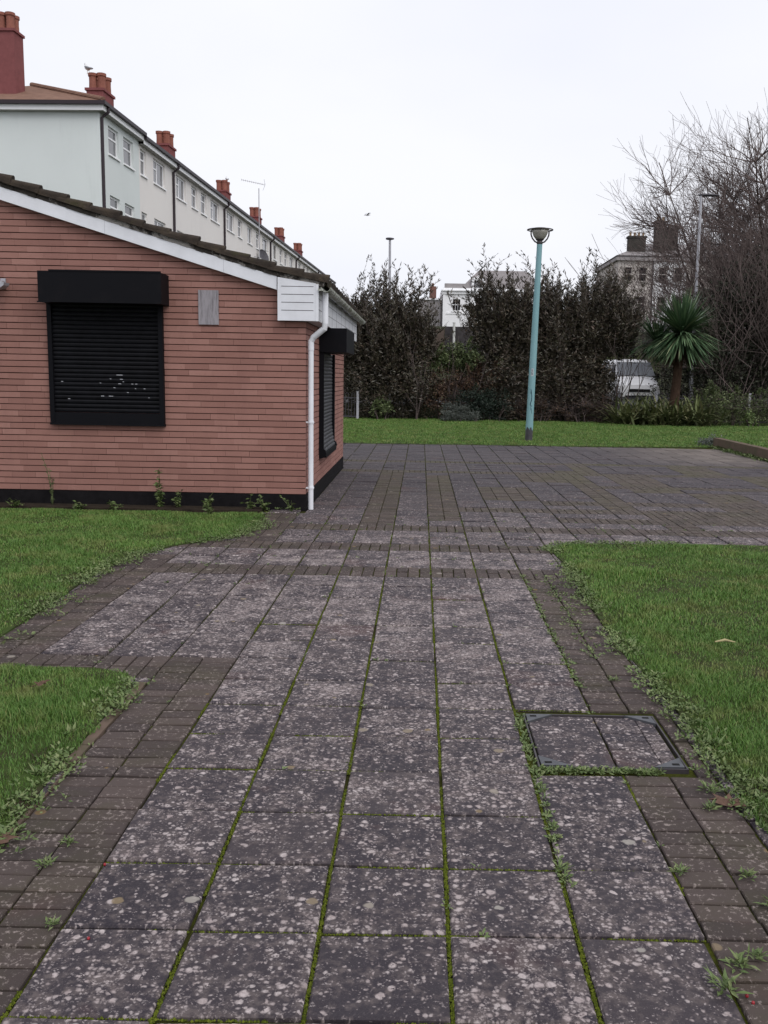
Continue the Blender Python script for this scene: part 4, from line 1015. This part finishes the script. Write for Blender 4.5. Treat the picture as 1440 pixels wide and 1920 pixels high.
def branch(segs, p, d, L, r, depth, g, spread=.6, up_=.25, nseg=4, kids=(2, 4), shrink=.62, tips=None, minr=.006):
    p = np.array(p, float); d = np.array(d, float); d /= np.linalg.norm(d)
    pts = [p.copy()]; rads = [r]
    for s in range(nseg):
        d = d+g.normal(0, .10, 3)+np.array((0, 0, up_*.25)); d /= np.linalg.norm(d)
        q_ = p+d*L/nseg; r2 = max(minr, r*(1-(.9 if nseg == 7 else .5)*(s+1)/nseg)); segs.append((*p, *q_, max(minr, rads[-1]), r2)); p = q_; pts.append(p.copy()); rads.append(r2)
    if depth == 0:
        if tips is not None: tips.append((p, d))
        return
    nk = g.integers(kids[0], kids[1]+1)
    for c in range(nk):
        u = g.uniform(.3, 1.0) if c else 1.0; k = min(nseg, int(u*nseg+.5)); 
        ax = g.normal(0, 1, 3); ax -= d*ax.dot(d); ax /= np.linalg.norm(ax)
        nd = d+ax*g.uniform(.3, 1)*spread+np.array((0, 0, up_)); nd /= np.linalg.norm(nd)
        branch(segs, pts[k], nd, L*shrink*g.uniform(.75, 1.2), rads[k]*.7, depth-1, g, spread, up_, max(2, nseg-1), kids, shrink, tips, minr)

def shrub(name, label, cat, blobs, nleaf, leaf, lw, mat, seed, shoots=0, shoot_h=(.8, 1.8), stems=8, group=None, nclump=None, top=None, twigs=0):
    """blobs: (cx,cy,cz,rx,ry,rz)"""
    g = np.random.default_rng(seed); bl = np.array(blobs, float)
    bx_, by_ = bl[:, 0].mean(), bl[:, 1].mean()
    t = thing(name, label, cat, (bx_, by_, 0), group)
    vol = bl[:, 3]*bl[:, 4]*bl[:, 5]; nclump = nclump or nleaf//28
    w_ = g.choice(len(bl), nclump, p=vol/vol.sum())
    D = rand_dirs(g, nclump); rad = g.random(nclump)**(1/2.2)*(1+g.normal(0, .06, nclump))
    C = bl[w_, :3]+D*rad[:, None]*bl[w_, 3:]
    C = C[C[:, 2] > .05]
    if shoots > 100: C = C[g.random(len(C)) < np.clip(1.35-1.1*C[:, 2]/C[:, 2].max(), .16, 1)]
    idx = g.integers(0, len(C), nleaf); cs_ = np.clip(bl[:, 3:].mean()*.11, .05, .28)
    P = C[idx]+g.normal(0, 1, (nleaf, 3))*cs_; P = P[P[:, 2] > .02]
    D = rand_dirs(g, len(P), -.5, 1); N = rand_dirs(g, len(P), -.3, 1)
    Vs, Fs = leaf_quads(P, D, N, leaf*g.uniform(.6, 1.3, len(P)), lw*g.uniform(.7, 1.2, len(P)))
    segs = []
    for s in range(stems):
        b = bl[g.integers(len(bl))]; a = g.uniform(0, 6.28)
        p = (b[0]+math.cos(a)*b[3]*.35, b[1]+math.sin(a)*b[4]*.35, 0); branch(segs, p, (math.cos(a)*.35, math.sin(a)*.35, 1), b[2]*.55, .035, 2, g, .7, .25, 4, (2, 3), .7)
    PP, DD = [], []
    tp = C[C[:, 2] > (.50 if shoots > 100 else .68)*C[:, 2].max()] if shoots else None
    for s in range(shoots):
        p = tp[g.integers(len(tp))].copy(); d = np.array((g.normal(0, .24), g.normal(0, .22), 1.)); d /= np.linalg.norm(d)
        L_ = g.uniform(*shoot_h)*(g.random()**.7); ns = 7; cv = g.normal(0, .06, 3)
        for k in range(ns):
            q_ = p+d*L_/ns; segs.append((*p, *q_, .008*(1-k/ns)+.002, .008*(1-(k+1)/ns)+.002))
            for _ in range(int(5+9*(1-abs(k/ns-.35)))):
                u = g.random(); PP.append(p+(q_-p)*u); dv_ = rand_dirs(g, 1, -.1, .8)[0]; DD.append(dv_+d*.6)
            if g.random() < .7:                     # side twig
                dd_ = d+np.array((g.normal(0, .8), g.normal(0, .8), .3)); dd_ /= np.linalg.norm(dd_); l2 = L_*.22
                e_ = q_+dd_*l2; segs.append((*q_, *e_, .006, .003))
                for _ in range(7): PP.append(q_+(e_-q_)*g.random()); DD.append(rand_dirs(g, 1, 0, 1)[0]+dd_)
            p = q_; d = d+cv; d /= np.linalg.norm(d)
    if PP:
        PP, DD = np.array(PP), np.array(DD); v2, f2 = leaf_quads(PP, DD, rand_dirs(g, len(PP), -.3, 1), leaf*1.0*g.uniform(.6, 1.3, len(PP)), lw*.9*g.uniform(.7, 1.2, len(PP)))
        Fs = np.concatenate([Fs, f2+len(Vs)]); Vs = np.concatenate([Vs, v2])
    np_mesh('crown', Vs, [Fs], mat, t)
    for _ in range(twigs):
        c = C[g.integers(len(C))]; e_ = c+rand_dirs(g, 1, -.2, 1)[0]*g.uniform(.2, .6); segs.append((*c, *e_, .006, .003))
    if segs: segs_mesh('stems', segs, M['twig'], t)
    return t
shrub('large_shrub', 'big dark leafy shrub with wispy top behind the brick building corner', 'shrub',
      [(-1.9, 37.6, 1.6, 1.75, 1.3, 1.8), (-1.5, 37.5, 2.7, 1.8, 1.2, 1.2), (-.55, 37.6, 1.7, 1.15, 1.2, 1.9), (-.25, 37.5, 2.9, .85, .9, 1.0), (-2.8, 37.7, 2.3, .9, 1.0, 1.5), (-1.2, 37.5, 3.5, 1.4, .9, .7)],
      32000, .16, .046, M['leafdark'], 31, 560, (.9, 2.9), 14, twigs=500)
shrub('large_shrub', 'big dark leafy shrub behind the turquoise street lamp', 'shrub',
      [(3.6, 37.9, 1.7, 1.5, 1.3, 2.0), (3.0, 37.8, 3.7, 1.3, 1.1, 1.3), (4.9, 37.9, 2.2, 1.5, 1.3, 2.4), (4.6, 37.8, 3.6, 1.5, 1.0, 1.1), (2.6, 37.8, 3.7, .75, .9, 1.1)],
      32000, .16, .046, M['leafdark'], 32, 520, (.8, 2.6), 12, twigs=400)
shrub('large_shrub', 'big dark leafy shrub between the street lamp and the white van', 'shrub',
      [(6.3, 38.0, 1.7, 1.4, 1.2, 2.0), (6.2, 37.9, 3.4, 1.5, 1.0, 1.4), (7.4, 38.0, 3.9, 1.1, 1.0, 1.1), (7.8, 37.9, 3.5, .9, .9, .9), (7.0, 38.0, 1.3, .8, .9, 1.4), (8.3, 38.2, 2.7, .45, .5, .4)],
      30000, .16, .046, M['leafdark'], 33, 480, (.8, 2.6), 12, twigs=400)
shrub('bramble_bush', 'russet brown bramble between the two dark shrub masses', 'bush', [(1.5, 37.6, 1.3, 1.5, .9, 1.2), (2.3, 37.7, 1.6, 1.1, .8, 1.0), (.7, 37.6, 1.0, .9, .7, .9)], 9000, .10, .05, M['leafred'], 34, 14, (.3, .7), 8, twigs=600)
shrub('green_bush', 'light green bush in the gap below the dark stone wall', 'bush', [(1.5, 37.4, 2.5, .9, .6, .6), (.9, 37.4, 2.3, .6, .5, .5)], 4200, .11, .055, M['leafgreen'], 35, 10, (.2, .6), 6)
shrub('evergreen_bush', 'low deep green bush behind the grey lavender clump', 'bush', [(2.1, 36.9, .7, 1.0, .6, .75), (2.9, 36.9, .6, .8, .6, .7)], 7000, .07, .035, M['leafdg'], 36, 0, stems=5)
shrub('lavender_clump', 'pale grey green lavender clump at the edge of the grass', 'bush', [(1.1, 36.1, .28, .36, .3, .34), (1.6, 36.1, .26, .5, .32, .30), (2.05, 36.1, .2, .28, .25, .22)], 5200, .07, .018, M['lav'], 37, 30, (.1, .3), 4)
shrub('evergreen_bush', 'small glossy green bush at the foot of the left shrub', 'bush', [(-1.5, 36.5, .5, .45, .35, .4)], 700, .13, .06, M['leafgreen'], 38, 0, stems=3)
shrub('dead_stem_bush', 'brown tangle of stems under the shrub beside the van', 'bush', [(6.6, 37.2, .6, 1.2, .5, .6), (4.6, 37.3, .5, 1.2, .5, .5)], 2500, .08, .03, M['leafred'], 39, 0, stems=12, twigs=900)

# dense ivy and twig thicket at right, and bare trees above it
shrub('ivy_thicket', 'dark ivy covered thicket behind the palm at the right edge', 'thicket',
      [(11.6, 40.5, 2.4, 1.5, 1.6, 2.4), (13.5, 41, 2.8, 2.2, 1.8, 2.8), (15.6, 41, 3.2, 2.0, 1.8, 3.0), (12.6, 40.6, 4.6, 1.7, 1.4, 1.4), (14.6, 41, 5.6, 2.0, 1.5, 1.6), (11.0, 39.8, 1.0, 1.4, 1.0, 1.2)],
      34000, .13, .075, M['ivy'], 40, 0, stems=30, twigs=2500)
g = np.random.default_rng(50)
def bare_tree(x, y, z, L, label, seed, n=5, spread=.55, depth=4, r=.13, lean=0):
    g = np.random.default_rng(seed); t = thing('bare_tree', label, 'tree', (x, y, z), 'bare winter trees')
    tr = []; cr_ = []
    for k in range(n):
        a = g.uniform(0, 6.28); d = (math.cos(a)*.32+lean, math.sin(a)*.28, 1)
        branch(tr, (x+math.cos(a)*.25, y+math.sin(a)*.25, z-.1), d, L*g.uniform(.7, 1.0), r*g.uniform(.6, 1), 0, g, nseg=7, minr=.02)
        st = tr[-7:]
        for s_ in range(1, 7):
            for _ in range(5 if s_ < 3 else 8):
                p = np.array(st[s_][:3]); dd_ = np.array(st[s_][3:6])-p; dd_ /= np.linalg.norm(dd_)
                ax = g.normal(0, 1, 3); ax -= dd_*ax.dot(dd_); ax /= np.linalg.norm(ax)
                branch(cr_, p, dd_*.6+ax*.8, L*.215*g.uniform(.5, 1.25)*(1.15-.07*s_), .035, depth-2, g, spread+.25, .10, 4, (4, 6), .62, minr=.0062)
    segs_mesh('trunk', tr, M['bark'], t, 6); segs_mesh('crown', cr_, M['twig'], t, 3)
bare_tree(16.4, 46, 1.0, 13.9, 'tall bare tree with many upright stems at the right edge', 61, 6)
bare_tree(16.3, 45.5, 1.0, 8.6, 'shorter bare tree left of the tall one, behind the grey lamp', 62, 5, .7, lean=-.06)
bare_tree(18.0, 46.5, 1.0, 12.5, 'bare tree mostly beyond the right picture edge', 63, 5)
def thicket(x, y, rx, h, n, label, seed):
    g = np.random.default_rng(seed); t = thing('twig_thicket', label, 'thicket', (x, y, .5)); sg = []
    for k in range(n):
        a = g.uniform(0, 6.28); p = (x+g.uniform(-rx, rx), y+g.uniform(-1, 1), .5+g.uniform(0, .4)*h)
        branch(sg, p, (g.normal(0, .6), g.normal(0, .4), 1), h*g.uniform(.35, .6), .022, 2, g, .9, .12, 4, (3, 4), .62, minr=.009)
    segs_mesh('twigs', sg, M['twig'], t, 3)
thicket(14.6, 40.0, 2.9, 7.6, 110, 'brown tangled twigs rising over the ivy at the right edge', 71)
thicket(10.8, 43.2, 1.5, 5.9, 52, 'brown tangled twigs behind the palm and grey lamp', 72)

# cordyline palm
t = thing('cordyline_palm', 'green spiky cordyline palm with a brown trunk in front of the thicket', 'palm', (9.75, 36.3, 0))
mb = MB(); mb.tube([(9.75, 36.3, -.1), (9.78, 36.3, 1.0), (9.84, 36.3, 2.0), (9.88, 36.3, 3.0), (9.90, 36.3, 3.6)], [.24, .19, .17, .16, .1], 12); mb.build('trunk', M['palmbark'], t)
def fronds(c, n, L, seed, name, mat, zlo, zhi, droop, w0=.062):
    g = np.random.default_rng(seed); D = rand_dirs(g, n, zlo, zhi); Ls = L*g.uniform(.75, 1.1, n); K_ = 5; vs = []; fs_ = []
    sd_ = np.cross(D, [0, 0, 1.]); sd_ /= np.linalg.norm(sd_, axis=1, keepdims=True)+1e-6
    rows = []
    for k in range(K_):
        u = k/(K_-1); p = np.array(c)+D*(Ls*u)[:, None]+np.array((0, 0, -1.))*(droop*(u**2.2)*Ls*(1-np.abs(D[:, 2])))[:, None]
        wv_ = w0*(.6+1.2*u)*(1-u**3)*.5+.002; rows.append(p-sd_*wv_); rows.append(p+sd_*wv_)
    V = np.stack(rows, 1).reshape(-1, 3); b = (np.arange(n)*2*K_)[:, None]
    Fq = np.concatenate([b+np.array((2*k, 2*k+1, 2*k+3, 2*k+2)) for k in range(K_-1)]); np_mesh(name, V, [Fq], mat, t)
fronds((9.90, 36.2, 3.50), 900, 1.72, 81, 'crown', M['palm'], -.70, .98, .28)
fronds((9.1, 36.7, 3.2), 260, 1.25, 82, 'crown', M['palm'], -.5, .9, .3)
fronds((9.82, 36.3, 3.2), 130, 1.15, 83, 'dead_fronds', M['palmdead'], -.95, -.35, .2)
mb = MB(); mb.tube([(9.86, 36.35, 2.3), (9.5, 36.5, 2.7), (9.12, 36.7, 3.2)], [.14, .12, .1], 8); mb.build('side_branch', M['palmbark'], t)
# strap-leaved clumps along the fence
def strap_clump(x, y, r, h, n, label, seed, mat='strap', z=0):
    g = np.random.default_rng(seed); D = rand_dirs(g, n, .45, .99); P = np.stack([x+g.normal(0, r*.4, n), y+g.normal(0, r*.25, n), np.full(n, z)], 1); L = h*1.15*g.uniform(.6, 1.25, n); K_ = 5; rows = []
    sd_ = np.cross(D, [0, 0, 1.]); sd_ /= np.linalg.norm(sd_, axis=1, keepdims=True)+1e-6
    for k in range(K_):
        u = k/(K_-1); p = P+D*(L*u)[:, None]+np.stack([D[:, 0]*.25*u*u*L, D[:, 1]*.25*u*u*L, -.34*u**2.5*L], 1); w_ = .040*(1-u**2.5)+.002; rows.append(p-sd_*w_); rows.append(p+sd_*w_)
    V = np.stack(rows, 1).reshape(-1, 3); b = (np.arange(n)*2*K_)[:, None]; Fq = np.concatenate([b+np.array((2*k, 2*k+1, 2*k+3, 2*k+2)) for k in range(K_-1)])
    tag(np_mesh('strap_leaf_clump', V, [Fq], M[mat], org=(x, y, z)), label, 'plant', 'strap leaved clumps by the fence')
strap_clump(8.2, 36.4, .9, 1.45, 240, 'strap leaved clump left of the group, below the van', 91)
strap_clump(9.4, 36.0, 1.0, 1.5, 240, 'strap leaved clump in front of the palm trunk', 92)
strap_clump(10.5, 36.2, .9, 1.4, 240, 'strap leaved clump right of the palm trunk', 93)
shrub('bramble_bush', 'yellowish green bramble right of the strap leaved clumps', 'bush', [(11.2, 36.5, .75, .9, .6, .70), (12.2, 36.8, .75, .9, .5, .70)], 5200, .085, .045, M['leafgreen'], 94, 14, (.3, .6), 8, twigs=350)
shrub('bramble_bush', 'brown and green bramble at the fence near the right edge', 'bush', [(13.6, 37.0, .7, .9, .5, .65), (14.8, 36.8, .8, .9, .6, .7)], 4800, .085, .045, M['leafgreen'], 95, 14, (.3, .7), 8, twigs=450)
shrub('leafy_weed', 'bright green leafy weed at the foot of the fence post', 'weed', [(12.7, 36.2, .3, .32, .25, .3)], 500, .11, .05, M['weed'], 96, 0, stems=3)
shrub('leafy_weed', 'grey green weedy patch at the far end of the low retaining wall', 'weed', [(7.75, 24.9, .08, .40, .35, .13), (7.95, 25.5, .1, .35, .35, .15)], 900, .055, .03, M['lav'], 97, 0, stems=2)
v, f = weeds_mesh([(7.62+rnd.gauss(0, .06), rnd.uniform(19, 24.6), .0) for _ in range(260)], 7, .07, .035, np.random.default_rng(5), hz=.07)
tag(np_mesh('ground_weeds', v, [f], M['weed']), 'low green weeds along the foot of the retaining wall', 'weeds', kind='stuff')

# ------------------------------------------------------------------ retaining wall, fences
mb = MB(); ys_ = list(np.arange(12.0, 24.71, .9)); 
for a, b in zip(ys_, ys_[1:]):
    xa = 7.40+(a-12)*.026; mb.box(xa, xa+.20+rnd.uniform(-.004, .004), a+.003, b-.003, -.06, .255+rnd.uniform(-.006, .006))
tag(mb.build('retaining_wall', M['kerb'], org=(7.6, 18, 0)), 'low brown concrete retaining wall at the right of the paved square', 'wall')
def railing(x0, x1, y, h, label, z0=0, posts=()):
    t = thing('railing_fence', label, 'fence', ((x0+x1)/2, y, z0), 'metal railings along the road'); mb = MB(); n = int((x1-x0)/.115)
    for k in range(n+1):
        x = x0+(x1-x0)*k/n; mb.tube([(x, y, z0+.08), (x, y, z0+h)], .011, 5)
        if k % 2 == 0 and k < n: 
            xb = x0+(x1-x0)*(k+1)/n; mb.tube([(x, y, z0+h), ((x+xb)/2, y, z0+h+.06), (xb, y, z0+h)], .011, 5)
    mb.build('bars', M['dsteel'], t); mb = MB(); mb.box(x0, x1, y-.018, y+.018, z0+.10, z0+.14); mb.box(x0, x1, y-.018, y+.018, z0+h-.16, z0+h-.12); mb.build('rails', M['dsteel'], t)
    for x in posts: mb = MB(); mb.box(x-.045, x+.045, y-.045, y+.045, z0-.1, z0+h+.10); mb.box(x-.055, x+.055, y-.055, y+.055, z0+h+.101, z0+h+.12); mb.build('post', M['steel'], t)
railing(-4.6, -2.45, 36.6, .98, 'grey metal railing seen between the brick building and left shrub', 0, (-2.45,))
railing(-2.3, 6.2, 38.75, 1.05, 'metal railing hidden among the large shrubs', 0, (0, 3, 6.1))
railing(6.3, 11.3, 38.6, 1.15, 'metal railing below the van and palm', 0, (8.1, 9.65))
railing(11.4, 16.5, 38.2, 1.15, 'metal railing with a grey post near the right edge', 0, (13.33,))

# ------------------------------------------------------------------ van
vx, vy, vz = 9.42, 40.6, .66
t = thing('white_van', 'white van parked nose on behind the shrub and railing', 'van', (vx, vy, vz))
def VP(a, b, c): return (vx+a, vy+b, vz+c)     # a across, b back, c up
secs = [(0.0, .80, .30, .62), (.05, .90, .24, .85), (.55, .95, .22, 1.10), (.80, .96, .22, 1.18), (1.55, .90, .22, 1.88), (1.9, .92, .22, 1.98), (4.6, .93, .22, 2.0), (4.75, .90, .3, 1.9)]
vs = []; k_ = 12
for b, hw, zb_, zt in secs:
    wt = hw*(.82 if zt > 1.5 else .93)
    pr = [(-hw, zb_), (-hw*1.0, zb_+.25), (-hw, min(zt*.6, .95)), (-wt-.02, zt-.14), (-wt+.08, zt-.03), (-wt*.4, zt), (wt*.4, zt), (wt-.08, zt-.03), (wt+.02, zt-.14), (hw, min(zt*.6, .95)), (hw, zb_+.25), (hw, zb_)]
    vs += [VP(a, b, c) for a, c in pr]
fs_ = [(r*k_+k, r*k_+(k+1) % k_, (r+1)*k_+(k+1) % k_, (r+1)*k_+k) for r in range(len(secs)-1) for k in range(k_)]+[tuple(range(k_-1, -1, -1)), tuple(range((len(secs)-1)*k_, len(secs)*k_))]
mb = MB(); mb.add(vs, fs_); body = mb.build('body', M['vanwhite'], t)
def wsp(a, u): b = .86+(1.52-.86)*u; z = 1.23+(1.86-1.23)*u; return VP(a*(.84-.10*u), b-.045, z+.012)
mb = MB(); mb.add([wsp(-1, .02), wsp(1, .02), wsp(1, .96), wsp(-1, .96)], [(0, 1, 2, 3)]); mb.build('windscreen', M['vanglass'], t)
mb = MB(); mb.tube([wsp(-.5, .02), wsp(-.05, .12)], .012, 5); mb.tube([wsp(.1, .02), wsp(.6, .10)], .012, 5); mb.build('wiper', M['rubber'], t)
mb = MB(); mb.box(vx-.45, vx+.45, vy-.025, vy+.03, vz+.55, vz+.68); mb.box(vx-.62, vx+.62, vy-.03, vy+.02, vz+.28, vz+.40); mb.build('grille', M['rubber'], t)
for sx in (-1, 1):
    mb = MB(); mb.add([VP(sx*.50, .005, .60), VP(sx*.80, .06, .62), VP(sx*.86, .30, .84), VP(sx*.54, .10, .74), VP(sx*.5, -.012, .60), VP(sx*.8, .03, .62), VP(sx*.87, .27, .87), VP(sx*.54, .05, .77)], [(4, 5, 6, 7), (0, 1, 5, 4), (1, 2, 6, 5), (2, 3, 7, 6), (3, 0, 4, 7)]); mb.build('headlight', M['lens'], t)
    mb = MB(); mb.box(vx+sx*1.0-.10, vx+sx*1.0+.10, vy+.95, vy+1.06, vz+1.12, vz+1.36); mb.build('wing_mirror', M['rubber'], t)
    mb = MB(); mb.add([VP(sx*.962, 1.05, 1.12), VP(sx*.962, 1.95, 1.12), VP(sx*.80, 1.95, 1.78), VP(sx*.80, 1.58, 1.78)], [(0, 1, 2, 3)]); mb.build('side_window', M['vanglass'], t)
    for b in (.75, 3.9):
        mb = MB(); n_ = 18; mb.add([VP(sx*(.97 if q_ else .74), b+.31*math.cos(2*math.pi*k/n_), .31-.0+.31*math.sin(2*math.pi*k/n_)) for q_ in (0, 1) for k in range(n_)], [(k, (k+1) % n_, n_+(k+1) % n_, n_+k) for k in range(n_)]+[tuple(range(n_)), tuple(range(2*n_-1, n_-1, -1))])
        wh = mb.build('wheel', M['rubber'], t)
        mb = MB(); mb.add([VP(sx*.974, b+.2*math.cos(2*math.pi*k/n_), .31+.2*math.sin(2*math.pi*k/n_)) for k in range(n_)], [tuple(range(n_))]); mb.build('rim', M['steel'], wh)
mb = MB(); mb.box(vx-.26, vx+.26, vy-.045, vy-.031, vz+.42, vz+.53); mb.build('number_plate', M['plate'], t)

# ------------------------------------------------------------------ stone wall with post, far houses
mb = MB(); mb.box(1.7, 12, 70, 70.5, 2.4, 5.38)
tag(mb.build('stone_wall', M['stone'], org=(6, 70, 2.5)), 'dark stone wall below the white house, seen through the gap', 'wall')
mb = MB(); mb.box(-3.5, 1.5, 70.3, 70.8, 2.4, 3.95); mb.box(.6, 1.68, 70.1, 70.6, 2.4, 5.2)
tag(mb.build('garden_wall', simple('brown_wall', (.11, .085, .072), .95, .1, var=.35, scale=1.5), org=(0, 70.4, 2.5)), 'lower brownish garden wall left of the dark stone wall', 'wall')
mb = MB(); mb.tube([(2.36, 69.6, 2.5), (2.34, 69.6, 5.6)], .09, 8); mb.tube([(2.34, 69.6, 5.6), (2.34, 69.6, 5.66)], .11, 8)
tag(mb.build('white_post', M['plate'], org=(2.35, 69.6, 2.5)), 'thin white post in front of the dark stone wall', 'post')
W = thing('white_house', 'white stucco house with slate roof and dormer on the hill in the gap', 'house', (8, 124, 8))
mb = MB(); mb.box(2.65, 16, 120, 130, 7.5, 12.0); wl = mb.build('wall', M['housewhite'], W)
mb = MB(); mb.box(2.45, 16.2, 119.8, 130, 12.01, 12.35); mb.box(2.3, 16.3, 119.6, 130, 12.36, 12.5); mb.box(2.6, 16.1, 119.95, 130, 12.51, 12.75); mb.box(2.6, 16.05, 119.93, 119.99, 9.55, 9.75); mb.build('cornice', M['housewhite'], W)
mb = MB(); mb.box(2.55, 2.9, 119.9, 119.985, 7.5, 12.0); mb.build('quoin', M['housewhite'], W)
mb = MB(); mb.box(-.6, 2.3, 121, 130, 6.5, 11.3); mb.box(2.31, 2.64, 121.5, 130, 6.5, 11.9); ann = mb.build('annexe', M['housegrey'], W)
mb = MB(); mb.box(-.75, 2.4, 120.8, 130, 11.31, 11.5); mb.build('coping', M['housewhite'], ann)
mb = MB(); mb.box(.9, 1.75, 123, 124, 11.5, 13.2); mb.box(1.15, 1.45, 123.3, 123.6, 13.21, 13.6); mb.build('chimney', simple('far_brick', (.16, .085, .07), .9, .1), W)
mb = MB()
mb.add([(4.6, 121.5, 12.7), (15.5, 121.5, 12.7), (13.2, 124, 15.4), (7.2, 124, 15.4), (4.6, 130, 12.7), (15.5, 130, 12.7), (13.2, 127.5, 15.4), (7.2, 127.5, 15.4)], [(0, 1, 2, 3), (1, 5, 6, 2), (5, 4, 7, 6), (4, 0, 3, 7), (3, 2, 6, 7)])
rf = mb.build('roof', M['slate'], W)
mb = MB(); mb.box(6.2, 7.9, 121.7, 123.6, 12.9, 14.0); mb.prism([(6.1, 14.01), (8.0, 14.01), (7.05, 14.5)], 121.6, 124); dm = mb.build('dormer', M['housewhite'], rf)
mb = MB(); mb.box(6.5, 7.6, 121.66, 121.695, 13.0, 13.85); mb.build('pane', M['glass'], dm)
mb = MB(); mb.box(2.75, 5.8, 120.4, 121.4, 12.76, 13.35); mb.build('parapet', M['housegrey'], W)
for xa in (3.75, 6.75, 9.75, 12.75):
    mb = MB(); a, b, c, d = xa, xa+1.05, 9.95, 11.45; y_ = 119.99
    mb.box(a, a+.07, y_-.05, y_, c, d); mb.box(b-.07, b, y_-.05, y_, c, d); mb.box(a+.071, b-.071, y_-.05, y_, d-.07, d); mb.box(a+.071, b-.071, y_-.05, y_, c, c+.07); mb.box(a+.071, b-.071, y_-.05, y_, (c+d)/2-.04, (c+d)/2+.04)
    for u in (.36, .66): mb.box(a+(b-a)*u-.018, a+(b-a)*u+.018, y_-.045, y_-.005, c+.07, d-.07)
    wi = mb.build('window', M['winwhite'], W)
    mb = MB(); mb.quad((a+.05, y_-.02, c+.05), (b-.05, y_-.02, c+.05), (b-.05, y_-.02, d-.05), (a+.05, y_-.02, d-.05)); mb.build('pane', M['black'], wi)
    mb = MB(); mb.box(a-.12, b+.12, y_-.12, y_-.001, c-.16, c-.002); mb.build('sill', M['housewhite'], wi)
H = thing('grey_house', 'tall pale stone house with sooty chimney stacks beyond the right shrubs', 'house', (25, 106, 6))
def skew(x, y, z): return (x, y, z+(x-20)*.0)
mb = MB(); mb.box(20.3, 33, 100, 112, 5.5, 14.0); mb.build('wall', M['stonelight'], H)
mb = MB(); mb.box(24.0, 27.4, 99.9, 99.985, 5.5, 13.95); mb.build('render_panel', M['housewhite'], H)
mb = MB(); mb.box(20.0, 33.2, 99.6, 112, 14.01, 14.3); mb.box(20.15, 33.1, 99.8, 112, 14.31, 14.5); mb.build('cornice', M['housegrey'], H)
mb = MB(); mb.add([(20.0, 99.6, 14.5), (33, 99.6, 14.5), (33, 106, 16.6), (24.5, 106, 16.6), (20.0, 112, 14.5), (33, 112, 14.5)], [(0, 1, 2, 3), (0, 3, 4), (3, 2, 5, 4)]); rf = mb.build('roof', M['slate'], H)
for (xa, xb, ya, zb_, zt, npot) in ((21.6, 23.4, 101.5, 14.2, 16.55, 4), (24.3, 25.4, 101.2, 14.5, 18.1, 2), (25.35, 27.0, 102.4, 14.5, 17.6, 3)):
    mb = MB(); mb.box(xa, xb, ya, ya+.9, zb_, zt); mb.box(xa-.1, xb+.1, ya-.1, ya+1.0, zt+.001, zt+.2); c_ = mb.build('chimney', M['blackstone'], rf)
    for k in range(npot): mb = MB(); mb.lathe([(.13, 0), (.11, .3), (.14, .33), (.12, .42), (.08, .421)], (xa+(xb-xa)*(k+.5)/npot, ya+.45, zt+.2), 10); mb.build('chimney_pot', M['buffpot'], c_)
for xa in (20.9, 22.4, 24.5, 26.1):
    for c in (11.9, 8.9):
        a, b, d = xa, xa+.85, c+1.5; y_ = 99.88; mb = MB()
        mb.box(a, a+.07, y_-.05, y_+.1, c, d); mb.box(b-.07, b, y_-.05, y_+.1, c, d); mb.box(a+.071, b-.071, y_-.05, y_+.1, d-.07, d); mb.box(a+.071, b-.071, y_-.05, y_+.1, c, c+.07); mb.box(a+.071, b-.071, y_-.05, y_+.1, (c+d)/2-.04, (c+d)/2+.04)
        wi = mb.build('window', M['stonelight'], H); mb = MB(); mb.quad((a+.05, y_-.02, c+.05), (b-.05, y_-.02, c+.05), (b-.05, y_-.02, d-.05), (a+.05, y_-.02, d-.05)); mb.build('pane', M['black'], wi)
mb = MB(); mb.tube([(23.9, 99.85, 14), (23.9, 99.85, 5.5)], .06, 6); mb.build('downpipe', M['dsteel'], H)
sc.cycles.max_bounces = 6; sc.cycles.diffuse_bounces = 3
